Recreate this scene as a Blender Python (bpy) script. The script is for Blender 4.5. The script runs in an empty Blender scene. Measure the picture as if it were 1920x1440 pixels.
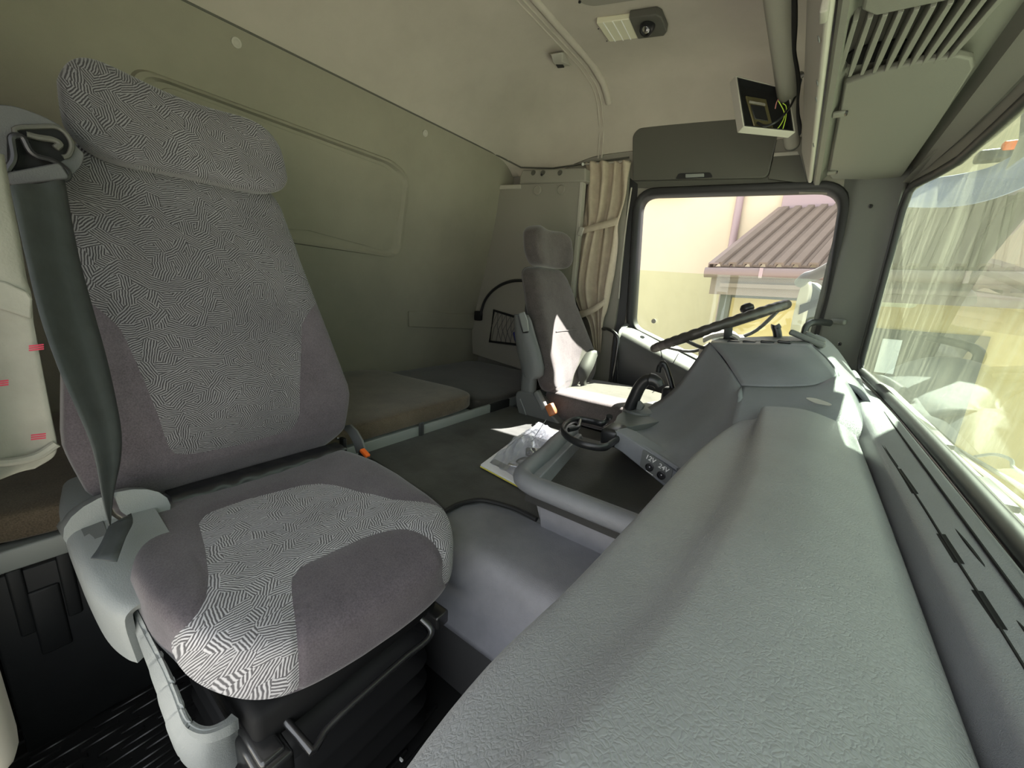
import bpy, bmesh, math, random
from mathutils import Vector, Matrix
random.seed(7)
SC = bpy.context.scene
COL = SC.collection
V = Vector
# ------------------------------------------------------------------ camera frame
FPX, IW, IH, EYE = 740.0, 1920, 1440, 0.95
def _n(v): return v.normalized()
_Y = _n(V((555, 141, FPX)))
_X = V((1048, -238, -FPX)); _X = _n(_X - _Y * _X.dot(_Y))
_Z = _n(_Y.cross(_X))
if _Z.y < 0: _Z = -_Z
def ray(u, v):
    d = V((u - IW / 2, IH / 2 - v, FPX))
    return V((d.dot(_X), d.dot(_Y), d.dot(_Z)))
def P(u, v, x=None, y=None, z=None):
    """a point seen at pixel (u, v) of the target image on a known plane of the cab"""
    r = ray(u, v)
    t = x / r.x if x is not None else (y / r.y if y is not None else (z - EYE) / r.z)
    return V((r.x * t, r.y * t, r.z * t + EYE))
def PP(u, v, q, n):
    """same, on the plane through q with normal n"""
    r = ray(u, v); e = V((0, 0, EYE)); n = V(n)
    return e + r * ((V(q) - e).dot(n) / r.dot(n))
def pix(p):
    c = _X * p[0] + _Y * p[1] + _Z * (p[2] - EYE)
    return (IW / 2 + FPX * c.x / c.z, IH / 2 - FPX * c.y / c.z)
# ------------------------------------------------------------------ naming
def thing(name, label, cat, loc=(0, 0, 0), group=None):
    o = bpy.data.objects.new(name, None); COL.objects.link(o)
    o.empty_display_size = .05
    o.location = loc; o['label'] = label; o['category'] = cat
    if group: o['group'] = group
    return o
def tag(o, label=None, cat=None, group=None, kind=None):
    if label: o['label'] = label
    if cat: o['category'] = cat
    if group: o['group'] = group
    if kind: o['kind'] = kind
    return o
def struct(o, label=None):
    o['kind'] = 'structure'
    if label: o['label'] = label
    return o
# ------------------------------------------------------------------ mesh building
class MB:
    def __init__(s): s.v = []; s.f = []; s.uv = None
    def add(s, vs, fs):
        b = len(s.v); s.v += [V(p) for p in vs]; s.f += [tuple(i + b for i in f) for f in fs]; return s
    def box(s, c, d, rot=None):
        c = V(c); h = V(d) / 2; R = rot or Matrix.Identity(3)
        vs = [c + R @ V((sx * h.x, sy * h.y, sz * h.z)) for sx in (-1, 1) for sy in (-1, 1) for sz in (-1, 1)]
        return s.add(vs, [(0, 1, 3, 2), (4, 6, 7, 5), (0, 4, 5, 1), (2, 3, 7, 6), (0, 2, 6, 4), (1, 5, 7, 3)])
    def rbox(s, c, d, r=.01, rot=None, seg=3):
        bm = bmesh.new(); m = MB().box((0, 0, 0), d)
        bv = [bm.verts.new(p) for p in m.v]
        for f in m.f: bm.faces.new([bv[i] for i in f])
        bmesh.ops.bevel(bm, geom=bm.edges[:], offset=min(r, min(d) * .49), segments=seg, profile=.5, affect='EDGES')
        R = rot or Matrix.Identity(3); bm.verts.index_update()
        s.add([V(c) + R @ v.co for v in bm.verts], [[v.index for v in f.verts] for f in bm.faces]); bm.free(); return s
    def hexa(s, b, t):   # bottom 4, top 4 points
        return s.add(list(b) + list(t), [(3, 2, 1, 0), (4, 5, 6, 7), (0, 1, 5, 4), (1, 2, 6, 5), (2, 3, 7, 6), (3, 0, 4, 7)])
    def grid(s, rows, closed_u=False):
        n, m = len(rows), len(rows[0]); fs = []
        for i in range(n - 1):
            for j in range(m if closed_u else m - 1):
                k = (j + 1) % m
                fs.append((i * m + j, i * m + k, (i + 1) * m + k, (i + 1) * m + j))
        return s.add([p for r in rows for p in r], fs)
    def slab(s, rows, t, nrm=None):
        """grid given a thickness t (along -normal), closed all round"""
        n, m = len(rows), len(rows[0]); back = []
        for i in range(n):
            br = []
            for j in range(m):
                a = V(rows[min(i + 1, n - 1)][j]) - V(rows[max(i - 1, 0)][j])
                b = V(rows[i][min(j + 1, m - 1)]) - V(rows[i][max(j - 1, 0)])
                q = nrm if nrm is not None else a.cross(b).normalized()
                br.append(V(rows[i][j]) - V(q) * t)
            back.append(br)
        o = n * m; fs = []
        for i in range(n - 1):
            for j in range(m - 1):
                a, b, c, d = i * m + j, i * m + j + 1, (i + 1) * m + j + 1, (i + 1) * m + j
                fs.append((a, d, c, b)); fs.append((a + o, b + o, c + o, d + o))
        per = [j for j in range(m)] + [i * m + m - 1 for i in range(1, n)] + [(n - 1) * m + j for j in range(m - 2, -1, -1)] + [i * m for i in range(n - 2, 0, -1)]
        for k in range(len(per)):
            a, b = per[k], per[(k + 1) % len(per)]
            fs.append((a, b, b + o, a + o))
        return s.add([p for r in rows for p in r] + [p for r in back for p in r], fs)
    def rings(s, rings, cap=True, closed=False):
        m = len(rings[0]); n = len(rings); fs = []
        for i in range(n if closed else n - 1):
            i2 = (i + 1) % n
            for j in range(m):
                k = (j + 1) % m
                fs.append((i * m + j, i * m + k, i2 * m + k, i2 * m + j))
        if cap and not closed:
            fs.append(tuple(range(m - 1, -1, -1))); fs.append(tuple((n - 1) * m + j for j in range(m)))
        return s.add([p for r in rings for p in r], fs)
    def tube(s, path, r, n=10, closed=False, flat=None):
        path = [V(p) for p in path]; N = len(path); rings = []
        up = None
        for i, p in enumerate(path):
            a = path[(i - 1) % N] if (closed or i > 0) else p
            b = path[(i + 1) % N] if (closed or i < N - 1) else p
            t = (b - a).normalized()
            if up is None:
                up = V((0, 0, 1)) if abs(t.z) < .9 else V((1, 0, 0))
            up = (up - t * up.dot(t)).normalized(); w = t.cross(up)
            rr = r[i] if isinstance(r, (list, tuple)) else r
            fx = flat or 1.0
            rings.append([p + (up * math.sin(q) * fx + w * math.cos(q)) * rr for q in [2 * math.pi * k / n for k in range(n)]])
        return s.rings(rings, True, closed)
    def disc(s, c, nrm, r, h, n=24):
        c = V(c); nrm = V(nrm).normalized()
        return s.tube([c, c + nrm * h], r, n)
    def lathe(s, prof, c, axis, n=24):
        c = V(c); ax = V(axis).normalized()
        u = ax.orthogonal().normalized(); w = ax.cross(u)
        return s.rings([[c + ax * h + (u * math.cos(a) + w * math.sin(a)) * r for a in [2 * math.pi * k / n for k in range(n)]] for r, h in prof])
    def prism(s, pts, ext):
        pts = [V(p) for p in pts]; ext = V(ext); n = len(pts)
        fs = [tuple(range(n - 1, -1, -1)), tuple(range(n, 2 * n))]
        for i in range(n): j = (i + 1) % n; fs.append((i, j, j + n, i + n))
        return s.add(pts + [p + ext for p in pts], fs)
    def ribbon(s, a, b, t):
        """strap between two edge lines a, b with thickness t"""
        return s.slab([list(a), list(b)] if False else [[V(p), V(q)] for p, q in zip(a, b)], t)
    def frame(s, outer, inner, ext):
        """ring between two closed loops of equal count, thickness ext"""
        n = len(outer); ext = V(ext)
        A = [V(p) for p in outer]; B = [V(p) for p in inner]
        vs = A + B + [p + ext for p in A] + [p + ext for p in B]; fs = []
        for i in range(n):
            j = (i + 1) % n
            fs += [(i, j, n + j, n + i), (2 * n + i, 3 * n + i, 3 * n + j, 2 * n + j), (i, 2 * n + i, 2 * n + j, j), (n + i, n + j, 3 * n + j, 3 * n + i)]
        return s.add(vs, fs)
    def build(s, name, mat, parent=None, smooth=True, bevel=0, seg=2, angle=40, uv=None, sub=0):
        me = bpy.data.meshes.new(name)
        me.from_pydata([tuple(p) for p in s.v], [], s.f); me.update()
        bm = bmesh.new(); bm.from_mesh(me)
        bmesh.ops.remove_doubles(bm, verts=bm.verts, dist=1e-6)
        bmesh.ops.recalc_face_normals(bm, faces=bm.faces)
        bm.to_mesh(me); bm.free()
        uvf = uv or s.uv
        if uvf:
            ul = me.uv_layers.new(name='UVMap')
            for lp in me.loops: ul.data[lp.index].uv = uvf(me.vertices[lp.vertex_index].co)
        o = bpy.data.objects.new(name, me); COL.objects.link(o)
        me.materials.append(mat)
        if smooth:
            for p in me.polygons: p.use_smooth = True
            if angle < 180: me.set_sharp_from_angle(angle=math.radians(angle))
        if sub:
            md = o.modifiers.new('sub', 'SUBSURF'); md.levels = sub; md.render_levels = sub
        if bevel:
            md = o.modifiers.new('bev', 'BEVEL'); md.width = bevel; md.segments = seg; md.limit_method = 'ANGLE'; md.angle_limit = math.radians(35)
        if parent is not None:
            o.parent = parent
            if parent.type == 'EMPTY' or parent.parent is not None or True:
                L = V(parent.location); q = parent.parent
                while q is not None: L = L + V(q.location); q = q.parent
                me.transform(Matrix.Translation(-L))
        return o
def cr(pts, n=6, closed=False):
    """Catmull-Rom through points"""
    pts = [V(p) for p in pts]; N = len(pts); out = []
    rng = range(N) if closed else range(N - 1)
    for i in rng:
        p1, p2 = pts[i], pts[(i + 1) % N]
        p0 = pts[(i - 1) % N] if (closed or i > 0) else p1 * 2 - p2
        p3 = pts[(i + 2) % N] if (closed or i + 2 < N) else p2 * 2 - p1
        for k in range(n):
            t = k / n
            out.append(.5 * ((2 * p1) + (p2 - p0) * t + (2 * p0 - 5 * p1 + 4 * p2 - p3) * t * t + (3 * p1 - p0 - 3 * p2 + p3) * t ** 3))
    if not closed: out.append(pts[-1])
    return out
def crgrid(rows, nu=6, nv=6):
    rows = [cr(r, nu) for r in rows]
    cols = [cr([r[j] for r in rows], nv) for j in range(len(rows[0]))]
    return [[c[i] for c in cols] for i in range(len(cols[0]))]
def rnd(pts, r, n=6):
    """round the corners of a closed polygon; r one radius or a list"""
    pts = [V(p) for p in pts]; N = len(pts); out = []
    for i, p in enumerate(pts):
        a, b = pts[i - 1], pts[(i + 1) % N]; rr = r[i] if isinstance(r, (list, tuple)) else r
        da, db = (a - p), (b - p)
        k = min(rr, da.length * .49, db.length * .49)
        A, B = p + da.normalized() * k, p + db.normalized() * k
        for j in range(n + 1):
            t = j / n; out.append(A * (1 - t) ** 2 + p * 2 * t * (1 - t) + B * t * t)
    return out
def lerp(a, b, t): return a + (b - a) * t
def interp(tab, x):
    if x <= tab[0][0]: return tab[0][1]
    for (a, va), (b, vb) in zip(tab, tab[1:]):
        if x <= b:
            t = (x - a) / (b - a); t = t * t * (3 - 2 * t) * .5 + t * .5
            return va + (vb - va) * t
    return tab[-1][1]
def sdf(poly, p):
    x, y = p; d = 1e9; inside = False; n = len(poly)
    for i in range(n):
        x1, y1 = poly[i][:2]; x2, y2 = poly[(i + 1) % n][:2]
        dx, dy = x2 - x1, y2 - y1; L = dx * dx + dy * dy or 1e-9
        t = max(0, min(1, ((x - x1) * dx + (y - y1) * dy) / L))
        q = (x1 + t * dx - x) ** 2 + (y1 + t * dy - y) ** 2
        d = min(d, q)
        if (y1 > y) != (y2 > y) and x < (x2 - x1) * (y - y1) / (y2 - y1) + x1: inside = not inside
    return math.sqrt(d) if inside else -math.sqrt(d)
def clip_split(mb, val):
    """cut a mesh along the zero line of the per-vertex values: (inside, outside)"""
    ins, out = MB(), MB(); cache = {}
    vs = mb.v
    for f in mb.f:
        vv = [val[i] for i in f]
        if min(vv) >= 0: ins.f.append(('o', f)); continue
        if max(vv) < 0: out.f.append(('o', f)); continue
        for sgn, dst in ((1, ins), (-1, out)):
            poly = []
            for k in range(len(f)):
                a, b = f[k], f[(k + 1) % len(f)]; va, vb = val[a] * sgn, val[b] * sgn
                if va >= 0: poly.append(a)
                if (va >= 0) != (vb >= 0):
                    key = (min(a, b), max(a, b))
                    if key not in cache:
                        t = val[a] / (val[a] - val[b]); cache[key] = len(vs); vs.append(vs[a].lerp(vs[b], t))
                    poly.append(cache[key])
            if len(poly) > 2: dst.f.append(('o', tuple(poly)))
    for m in (ins, out):
        mp = {}; fs = []
        for _, f in m.f:
            g = []
            for i in f:
                if i not in mp: mp[i] = len(m.v); m.v.append(vs[i])
                g.append(mp[i])
            fs.append(tuple(g))
        m.f = fs
    return ins, out
# ------------------------------------------------------------------ materials
def _mat(name):
    m = bpy.data.materials.new(name); m.use_nodes = True
    nt = m.node_tree; b = nt.nodes['Principled BSDF']; return m, nt, b
def _nd(nt, t, **k):
    n = nt.nodes.new(t)
    for a, v in k.items():
        if a in n.inputs: n.inputs[a].default_value = v
        else: setattr(n, a, v)
    return n
def pm(name, col, rough=.6, metal=0, spec=.5, bump=0, bscale=300, var=0, vscale=6, sheen=0, coat=0, dark=None):
    """plain principled with optional grain bump and slow tint variation"""
    m, nt, b = _mat(name); L = nt.links
    b.inputs['Base Color'].default_value = (*col, 1); b.inputs['Roughness'].default_value = rough
    b.inputs['Metallic'].default_value = metal; b.inputs['Specular IOR Level'].default_value = spec
    if sheen: b.inputs['Sheen Weight'].default_value = sheen; b.inputs['Sheen Roughness'].default_value = .4
    if coat: b.inputs['Coat Weight'].default_value = coat
    tc = _nd(nt, 'ShaderNodeTexCoord')
    if bump:
        n = _nd(nt, 'ShaderNodeTexNoise', Scale=bscale, Detail=3.0)
        L.new(tc.outputs['Object'], n.inputs['Vector'])
        bp = _nd(nt, 'ShaderNodeBump', Strength=bump, Distance=.002)
        L.new(n.outputs['Fac'], bp.inputs['Height']); L.new(bp.outputs['Normal'], b.inputs['Normal'])
    if var:
        n = _nd(nt, 'ShaderNodeTexNoise', Scale=vscale, Detail=5.0, Roughness=.65)
        L.new(tc.outputs['Object'], n.inputs['Vector'])
        r = _nd(nt, 'ShaderNodeMapRange'); r.inputs['From Min'].default_value = .3; r.inputs['From Max'].default_value = .7
        r.inputs['To Min'].default_value = 1 - var; r.inputs['To Max'].default_value = 1 + var
        L.new(n.outputs['Fac'], r.inputs['Value'])
        mx = _nd(nt, 'ShaderNodeMix', data_type='RGBA', blend_type='MULTIPLY')
        mx.inputs['Factor'].default_value = 1; mx.inputs['A'].default_value = (*col, 1)
        L.new(r.outputs['Result'], mx.inputs['B']); L.new(mx.outputs['Result'], b.inputs['Base Color'])
    return m
def fabric_pattern(name, base, light, scale=42, freq=1500):
    """velour with patches of fine parallel strokes turned every which way"""
    m, nt, b = _mat(name); L = nt.links
    uv = _nd(nt, 'ShaderNodeUVMap')
    def layer(sc, off):
        mp = _nd(nt, 'ShaderNodeMapping'); mp.inputs['Location'].default_value = off; L.new(uv.outputs['UV'], mp.inputs['Vector'])
        wob = _nd(nt, 'ShaderNodeTexNoise', Scale=70.0, Detail=2.0, noise_dimensions='2D'); L.new(mp.outputs['Vector'], wob.inputs['Vector'])
        wv = _nd(nt, 'ShaderNodeVectorMath', operation='MULTIPLY_ADD'); wv.inputs[1].default_value = (.0035, .0035, 0); L.new(wob.outputs['Color'], wv.inputs[0]); L.new(mp.outputs['Vector'], wv.inputs[2])
        vo = _nd(nt, 'ShaderNodeTexVoronoi', Scale=sc, voronoi_dimensions='2D'); vo.inputs['Randomness'].default_value = 1.0
        L.new(wv.outputs[0], vo.inputs['Vector'])
        se = _nd(nt, 'ShaderNodeSeparateColor'); L.new(vo.outputs['Color'], se.inputs['Color'])
        an = _nd(nt, 'ShaderNodeMath', operation='MULTIPLY'); an.inputs[1].default_value = math.pi; L.new(se.outputs['Red'], an.inputs[0])
        c = _nd(nt, 'ShaderNodeMath', operation='COSINE'); L.new(an.outputs[0], c.inputs[0])
        s_ = _nd(nt, 'ShaderNodeMath', operation='SINE'); L.new(an.outputs[0], s_.inputs[0])
        cb = _nd(nt, 'ShaderNodeCombineXYZ'); L.new(c.outputs[0], cb.inputs[0]); L.new(s_.outputs[0], cb.inputs[1])
        dt = _nd(nt, 'ShaderNodeVectorMath', operation='DOT_PRODUCT'); L.new(wv.outputs[0], dt.inputs[0]); L.new(cb.outputs[0], dt.inputs[1])
        fq = _nd(nt, 'ShaderNodeMath', operation='MULTIPLY'); fq.inputs[1].default_value = freq; L.new(dt.outputs['Value'], fq.inputs[0])
        sn = _nd(nt, 'ShaderNodeMath', operation='SINE'); L.new(fq.outputs[0], sn.inputs[0])
        return sn
    a = layer(scale, (0, 0, 0)); 
    r = _nd(nt, 'ShaderNodeMapRange'); r.inputs['From Min'].default_value = -.55; r.inputs['From Max'].default_value = .65
    L.new(a.outputs[0], r.inputs['Value'])
    tc = _nd(nt, 'ShaderNodeTexCoord')
    nz = _nd(nt, 'ShaderNodeTexNoise', Scale=9.0, Detail=4.0); L.new(tc.outputs['Object'], nz.inputs['Vector'])
    r2 = _nd(nt, 'ShaderNodeMapRange'); r2.inputs['From Min'].default_value = .3; r2.inputs['From Max'].default_value = .7; r2.inputs['To Min'].default_value = .72; r2.inputs['To Max'].default_value = 1.0
    L.new(nz.outputs['Fac'], r2.inputs['Value'])
    ml = _nd(nt, 'ShaderNodeMath', operation='MULTIPLY'); L.new(r.outputs['Result'], ml.inputs[0]); L.new(r2.outputs['Result'], ml.inputs[1])
    mx = _nd(nt, 'ShaderNodeMix', data_type='RGBA'); mx.inputs['A'].default_value = (*base, 1); mx.inputs['B'].default_value = (*light, 1)
    L.new(ml.outputs[0], mx.inputs['Factor']); L.new(mx.outputs['Result'], b.inputs['Base Color'])
    b.inputs['Roughness'].default_value = .9; b.inputs['Specular IOR Level'].default_value = .2
    b.inputs['Sheen Weight'].default_value = .25; b.inputs['Sheen Roughness'].default_value = .5
    bp = _nd(nt, 'ShaderNodeBump', Strength=.35, Distance=.0015); L.new(r.outputs['Result'], bp.inputs['Height']); L.new(bp.outputs['Normal'], b.inputs['Normal'])
    return m
def velour(name, col, col2, sheen=.4):
    m, nt, b = _mat(name); L = nt.links
    tc = _nd(nt, 'ShaderNodeTexCoord')
    n1 = _nd(nt, 'ShaderNodeTexNoise', Scale=7.0, Detail=6.0, Roughness=.7); L.new(tc.outputs['Object'], n1.inputs['Vector'])
    n2 = _nd(nt, 'ShaderNodeTexNoise', Scale=420.0, Detail=2.0); L.new(tc.outputs['Object'], n2.inputs['Vector'])
    ad = _nd(nt, 'ShaderNodeMath', operation='ADD'); L.new(n1.outputs['Fac'], ad.inputs[0]); L.new(n2.outputs['Fac'], ad.inputs[1])
    r = _nd(nt, 'ShaderNodeMapRange'); r.inputs['From Min'].default_value = .7; r.inputs['From Max'].default_value = 1.3; L.new(ad.outputs[0], r.inputs['Value'])
    mx = _nd(nt, 'ShaderNodeMix', data_type='RGBA'); mx.inputs['A'].default_value = (*col, 1); mx.inputs['B'].default_value = (*col2, 1)
    L.new(r.outputs['Result'], mx.inputs['Factor']); L.new(mx.outputs['Result'], b.inputs['Base Color'])
    b.inputs['Roughness'].default_value = .95; b.inputs['Specular IOR Level'].default_value = .15
    b.inputs['Sheen Weight'].default_value = sheen; b.inputs['Sheen Roughness'].default_value = .45
    bp = _nd(nt, 'ShaderNodeBump', Strength=.3, Distance=.001); L.new(n2.outputs['Fac'], bp.inputs['Height']); L.new(bp.outputs['Normal'], b.inputs['Normal'])
    return m
def leather_plastic(name, col, rough=.45, scale=130, bump=.5, spec=.5):
    """grained dashboard plastic"""
    m, nt, b = _mat(name); L = nt.links
    tc = _nd(nt, 'ShaderNodeTexCoord')
    vo = _nd(nt, 'ShaderNodeTexVoronoi', Scale=scale, feature='DISTANCE_TO_EDGE'); 
    wn = _nd(nt, 'ShaderNodeTexNoise', Scale=scale * .5, Detail=2.0); L.new(tc.outputs['Object'], wn.inputs['Vector'])
    mxv = _nd(nt, 'ShaderNodeVectorMath', operation='MULTIPLY_ADD'); mxv.inputs[1].default_value = (.012, .012, .012)
    L.new(wn.outputs['Color'], mxv.inputs[0]); L.new(tc.outputs['Object'], mxv.inputs[2]); L.new(mxv.outputs[0], vo.inputs['Vector'])
    r = _nd(nt, 'ShaderNodeMapRange'); r.inputs['From Max'].default_value = .25; L.new(vo.outputs['Distance'], r.inputs['Value'])
    bp = _nd(nt, 'ShaderNodeBump', Strength=bump, Distance=.0012); L.new(r.outputs['Result'], bp.inputs['Height']); L.new(bp.outputs['Normal'], b.inputs['Normal'])
    n1 = _nd(nt, 'ShaderNodeTexNoise', Scale=5.0, Detail=6.0, Roughness=.7); L.new(tc.outputs['Object'], n1.inputs['Vector'])
    r1 = _nd(nt, 'ShaderNodeMapRange'); r1.inputs['From Min'].default_value = .3; r1.inputs['From Max'].default_value = .7; r1.inputs['To Min'].default_value = .88; r1.inputs['To Max'].default_value = 1.12
    L.new(n1.outputs['Fac'], r1.inputs['Value'])
    mx = _nd(nt, 'ShaderNodeMix', data_type='RGBA', blend_type='MULTIPLY'); mx.inputs['Factor'].default_value = 1; mx.inputs['A'].default_value = (*col, 1)
    L.new(r1.outputs['Result'], mx.inputs['B']); L.new(mx.outputs['Result'], b.inputs['Base Color'])
    r3 = _nd(nt, 'ShaderNodeMapRange'); r3.inputs['To Min'].default_value = rough - .06; r3.inputs['To Max'].default_value = rough + .1
    L.new(n1.outputs['Fac'], r3.inputs['Value']); L.new(r3.outputs['Result'], b.inputs['Roughness'])
    b.inputs['Specular IOR Level'].default_value = spec
    return m
def glass(name, tint, dirt=0, streak=0, haze=(.8, .85, .7), refl=1.0):
    """thin pane: see-through tint, mirror reflection by angle, dust streaks"""
    m, nt, b = _mat(name); L = nt.links; nt.nodes.remove(b)
    out = nt.nodes['Material Output']
    tr = _nd(nt, 'ShaderNodeBsdfTransparent', Color=(*tint, 1))
    gl = _nd(nt, 'ShaderNodeBsdfGlossy', Roughness=.0); gl.inputs['Color'].default_value = (1, 1, 1, 1)
    ge = _nd(nt, 'ShaderNodeNewGeometry'); dp = _nd(nt, 'ShaderNodeVectorMath', operation='DOT_PRODUCT')
    L.new(ge.outputs['Incoming'], dp.inputs[0]); L.new(ge.outputs['Normal'], dp.inputs[1])
    ab = _nd(nt, 'ShaderNodeMath', operation='ABSOLUTE'); L.new(dp.outputs['Value'], ab.inputs[0])
    om = _nd(nt, 'ShaderNodeMath', operation='SUBTRACT'); om.inputs[0].default_value = 1; L.new(ab.outputs[0], om.inputs[1])
    pw = _nd(nt, 'ShaderNodeMath', operation='POWER'); pw.inputs[1].default_value = 5; L.new(om.outputs[0], pw.inputs[0])
    mf = _nd(nt, 'ShaderNodeMath', operation='MULTIPLY_ADD'); mf.inputs[1].default_value = .93 * refl; mf.inputs[2].default_value = .045 * refl; L.new(pw.outputs[0], mf.inputs[0])
    mf.use_clamp = True
    mx = _nd(nt, 'ShaderNodeMixShader'); L.new(mf.outputs[0], mx.inputs[0]); L.new(tr.outputs[0], mx.inputs[1]); L.new(gl.outputs[0], mx.inputs[2])
    last = mx
    if dirt:
        tc = _nd(nt, 'ShaderNodeTexCoord'); mp = _nd(nt, 'ShaderNodeMapping'); mp.inputs['Scale'].default_value = (14, 14, 1.2)
        L.new(tc.outputs['Object'], mp.inputs['Vector'])
        n = _nd(nt, 'ShaderNodeTexNoise', Scale=2.2, Detail=7.0, Roughness=.7); L.new(mp.outputs['Vector'], n.inputs['Vector'])
        r = _nd(nt, 'ShaderNodeMapRange'); r.inputs['From Min'].default_value = .45; r.inputs['From Max'].default_value = .8
        r.inputs['To Min'].default_value = dirt; r.inputs['To Max'].default_value = dirt + streak
        L.new(n.outputs['Fac'], r.inputs['Value'])
        tl = _nd(nt, 'ShaderNodeBsdfTranslucent', Color=(*haze, 1)); df = _nd(nt, 'ShaderNodeBsdfDiffuse', Color=(*haze, 1))
        m2 = _nd(nt, 'ShaderNodeMixShader'); m2.inputs[0].default_value = .5; L.new(tl.outputs[0], m2.inputs[1]); L.new(df.outputs[0], m2.inputs[2])
        m3 = _nd(nt, 'ShaderNodeMixShader'); L.new(r.outputs['Result'], m3.inputs[0]); L.new(mx.outputs[0], m3.inputs[1]); L.new(m2.outputs[0], m3.inputs[2]); last = m3
    L.new(last.outputs[0], out.inputs['Surface']); return m
def wave_mat(name, c1, c2, scale, axis='X', rough=.5, bump=.5, metal=0):
    m, nt, b = _mat(name); L = nt.links
    tc = _nd(nt, 'ShaderNodeTexCoord'); w = _nd(nt, 'ShaderNodeTexWave', Scale=scale, bands_direction=axis); L.new(tc.outputs['Object'], w.inputs['Vector'])
    mx = _nd(nt, 'ShaderNodeMix', data_type='RGBA'); mx.inputs['A'].default_value = (*c1, 1); mx.inputs['B'].default_value = (*c2, 1)
    L.new(w.outputs['Fac'], mx.inputs['Factor']); L.new(mx.outputs['Result'], b.inputs['Base Color'])
    b.inputs['Roughness'].default_value = rough; b.inputs['Metallic'].default_value = metal
    if bump:
        bp = _nd(nt, 'ShaderNodeBump', Strength=bump, Distance=.003); L.new(w.outputs['Fac'], bp.inputs['Height']); L.new(bp.outputs['Normal'], b.inputs['Normal'])
    return m
M = {}
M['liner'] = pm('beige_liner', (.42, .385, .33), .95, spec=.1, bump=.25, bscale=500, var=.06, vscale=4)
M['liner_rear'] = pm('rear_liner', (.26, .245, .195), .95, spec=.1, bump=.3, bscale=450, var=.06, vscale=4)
M['panel_grey'] = pm('panel_grey', (.26, .245, .21), .8, spec=.25, bump=.2, bscale=600)
M['panel_light'] = pm('panel_light', (.40, .38, .33), .7, spec=.3)
M['overhead'] = pm('overhead_plastic', (.15, .147, .125), .6, spec=.4, bump=.2, bscale=700)
M['flap'] = pm('flap_plastic', (.085, .083, .07), .6, spec=.4, bump=.2, bscale=700)
M['door'] = pm('door_plastic', (.075, .075, .075), .55, spec=.45, bump=.3, bscale=500)
M['pillar'] = pm('pillar_plastic', (.14, .145, .13), .6, spec=.4, bump=.3, bscale=500)
M['dash'] = leather_plastic('dash_plastic', (.225, .232, .235), .43, 240, .30, .5)
M['dash_smooth'] = leather_plastic('cowl_plastic', (.175, .181, .195), .42, 420, .25, .5)
M['black'] = pm('black_plastic', (.016, .016, .017), .35, spec=.5)
M['black_matt'] = pm('matt_black', (.012, .012, .012), .8, spec=.2)
M['rubber'] = pm('rubber', (.02, .02, .02), .6, spec=.35)
M['seal'] = pm('rubber_seal', (.014, .014, .014), .5, spec=.4)
M['steel'] = pm('dark_steel', (.09, .09, .09), .25, metal=.8)
M['chrome'] = pm('bright_metal', (.7, .7, .7), .22, metal=1)
M['rail'] = pm('bed_rail', (.22, .235, .22), .45, spec=.4)
M['pat'] = fabric_pattern('patterned_velour', (.042, .039, .042), (.25, .242, .25), 44, 1650)
M['pat_seat'] = fabric_pattern('patterned_velour_seat', (.075, .071, .075), (.48, .47, .48), 44, 1500)
M['vel'] = velour('plum_grey_velour', (.070, .059, .067), (.128, .112, .122), .35)
M['vel2'] = velour('driver_velour', (.05, .043, .041), (.12, .105, .10), .3)
M['bedbrown'] = velour('brown_velour', (.060, .046, .030), (.135, .108, .075), .25)
M['beddark'] = velour('dark_velour', (.03, .027, .024), (.06, .054, .047), .2)
M['valance'] = pm('seat_skirt', (.24, .255, .25), .5, spec=.45, bump=.35, bscale=500)
M['seatgrey'] = pm('seat_side_plastic', (.12, .125, .12), .5, spec=.45, bump=.25, bscale=500)
M['mat'] = pm('rubber_mat', (.075, .077, .073), .5, spec=.45, bump=.3, bscale=200, var=.35, vscale=7)
M['traymat'] = pm('tray_rubber', (.034, .034, .032), .55, spec=.4, bump=.3, bscale=200, var=.2, vscale=7)
M['tunnel'] = pm('tunnel_plastic', (.22, .222, .24), .5, spec=.4, bump=.3, bscale=500, var=.15, vscale=8)
M['tunnel_dk'] = pm('tunnel_carpet', (.05, .05, .05), .8, spec=.2)
M['floormat'] = pm('floor_mat', (.013, .013, .013), .35, spec=.5)
M['floor'] = pm('floor_paint', (.009, .010, .010), .6, var=.3, vscale=12)
M['belt'] = wave_mat('webbing', (.028, .029, .03), (.05, .052, .053), 14, 'Y', .45, .3)
M['belt_far'] = pm('webbing_far', (.05, .05, .048), .7, spec=.3)
M['belt_near'] = pm('webbing_near', (.06, .066, .066), .6, spec=.35, var=.15, vscale=30)
M['orange'] = pm('orange_button', (.9, .16, .02), .4)
M['curtain'] = pm('curtain_cloth', (.42, .36, .28), .9, spec=.1, bump=.2, bscale=400, var=.12, vscale=20)
M['white'] = pm('white_plastic', (.75, .75, .72), .5)
M['red'] = pm('red_thread', (.5, .05, .09), .8)
M['lens'] = pm('lamp_lens', (.62, .60, .45), .35, spec=.5)
M['paper'] = pm('paper', (.82, .83, .86), .7)
M['yellow'] = pm('yellow_edge', (.8, .7, .12), .6)
# ================================================================== SHELL
YF, YN = 2.10, -.10          # inner faces of the far (driver) side and of the near side
# floor
struct(MB().box((-.85, 1.0, -.03), (2.3, 2.5, .06)).build('floor', M['floor']))
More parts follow.
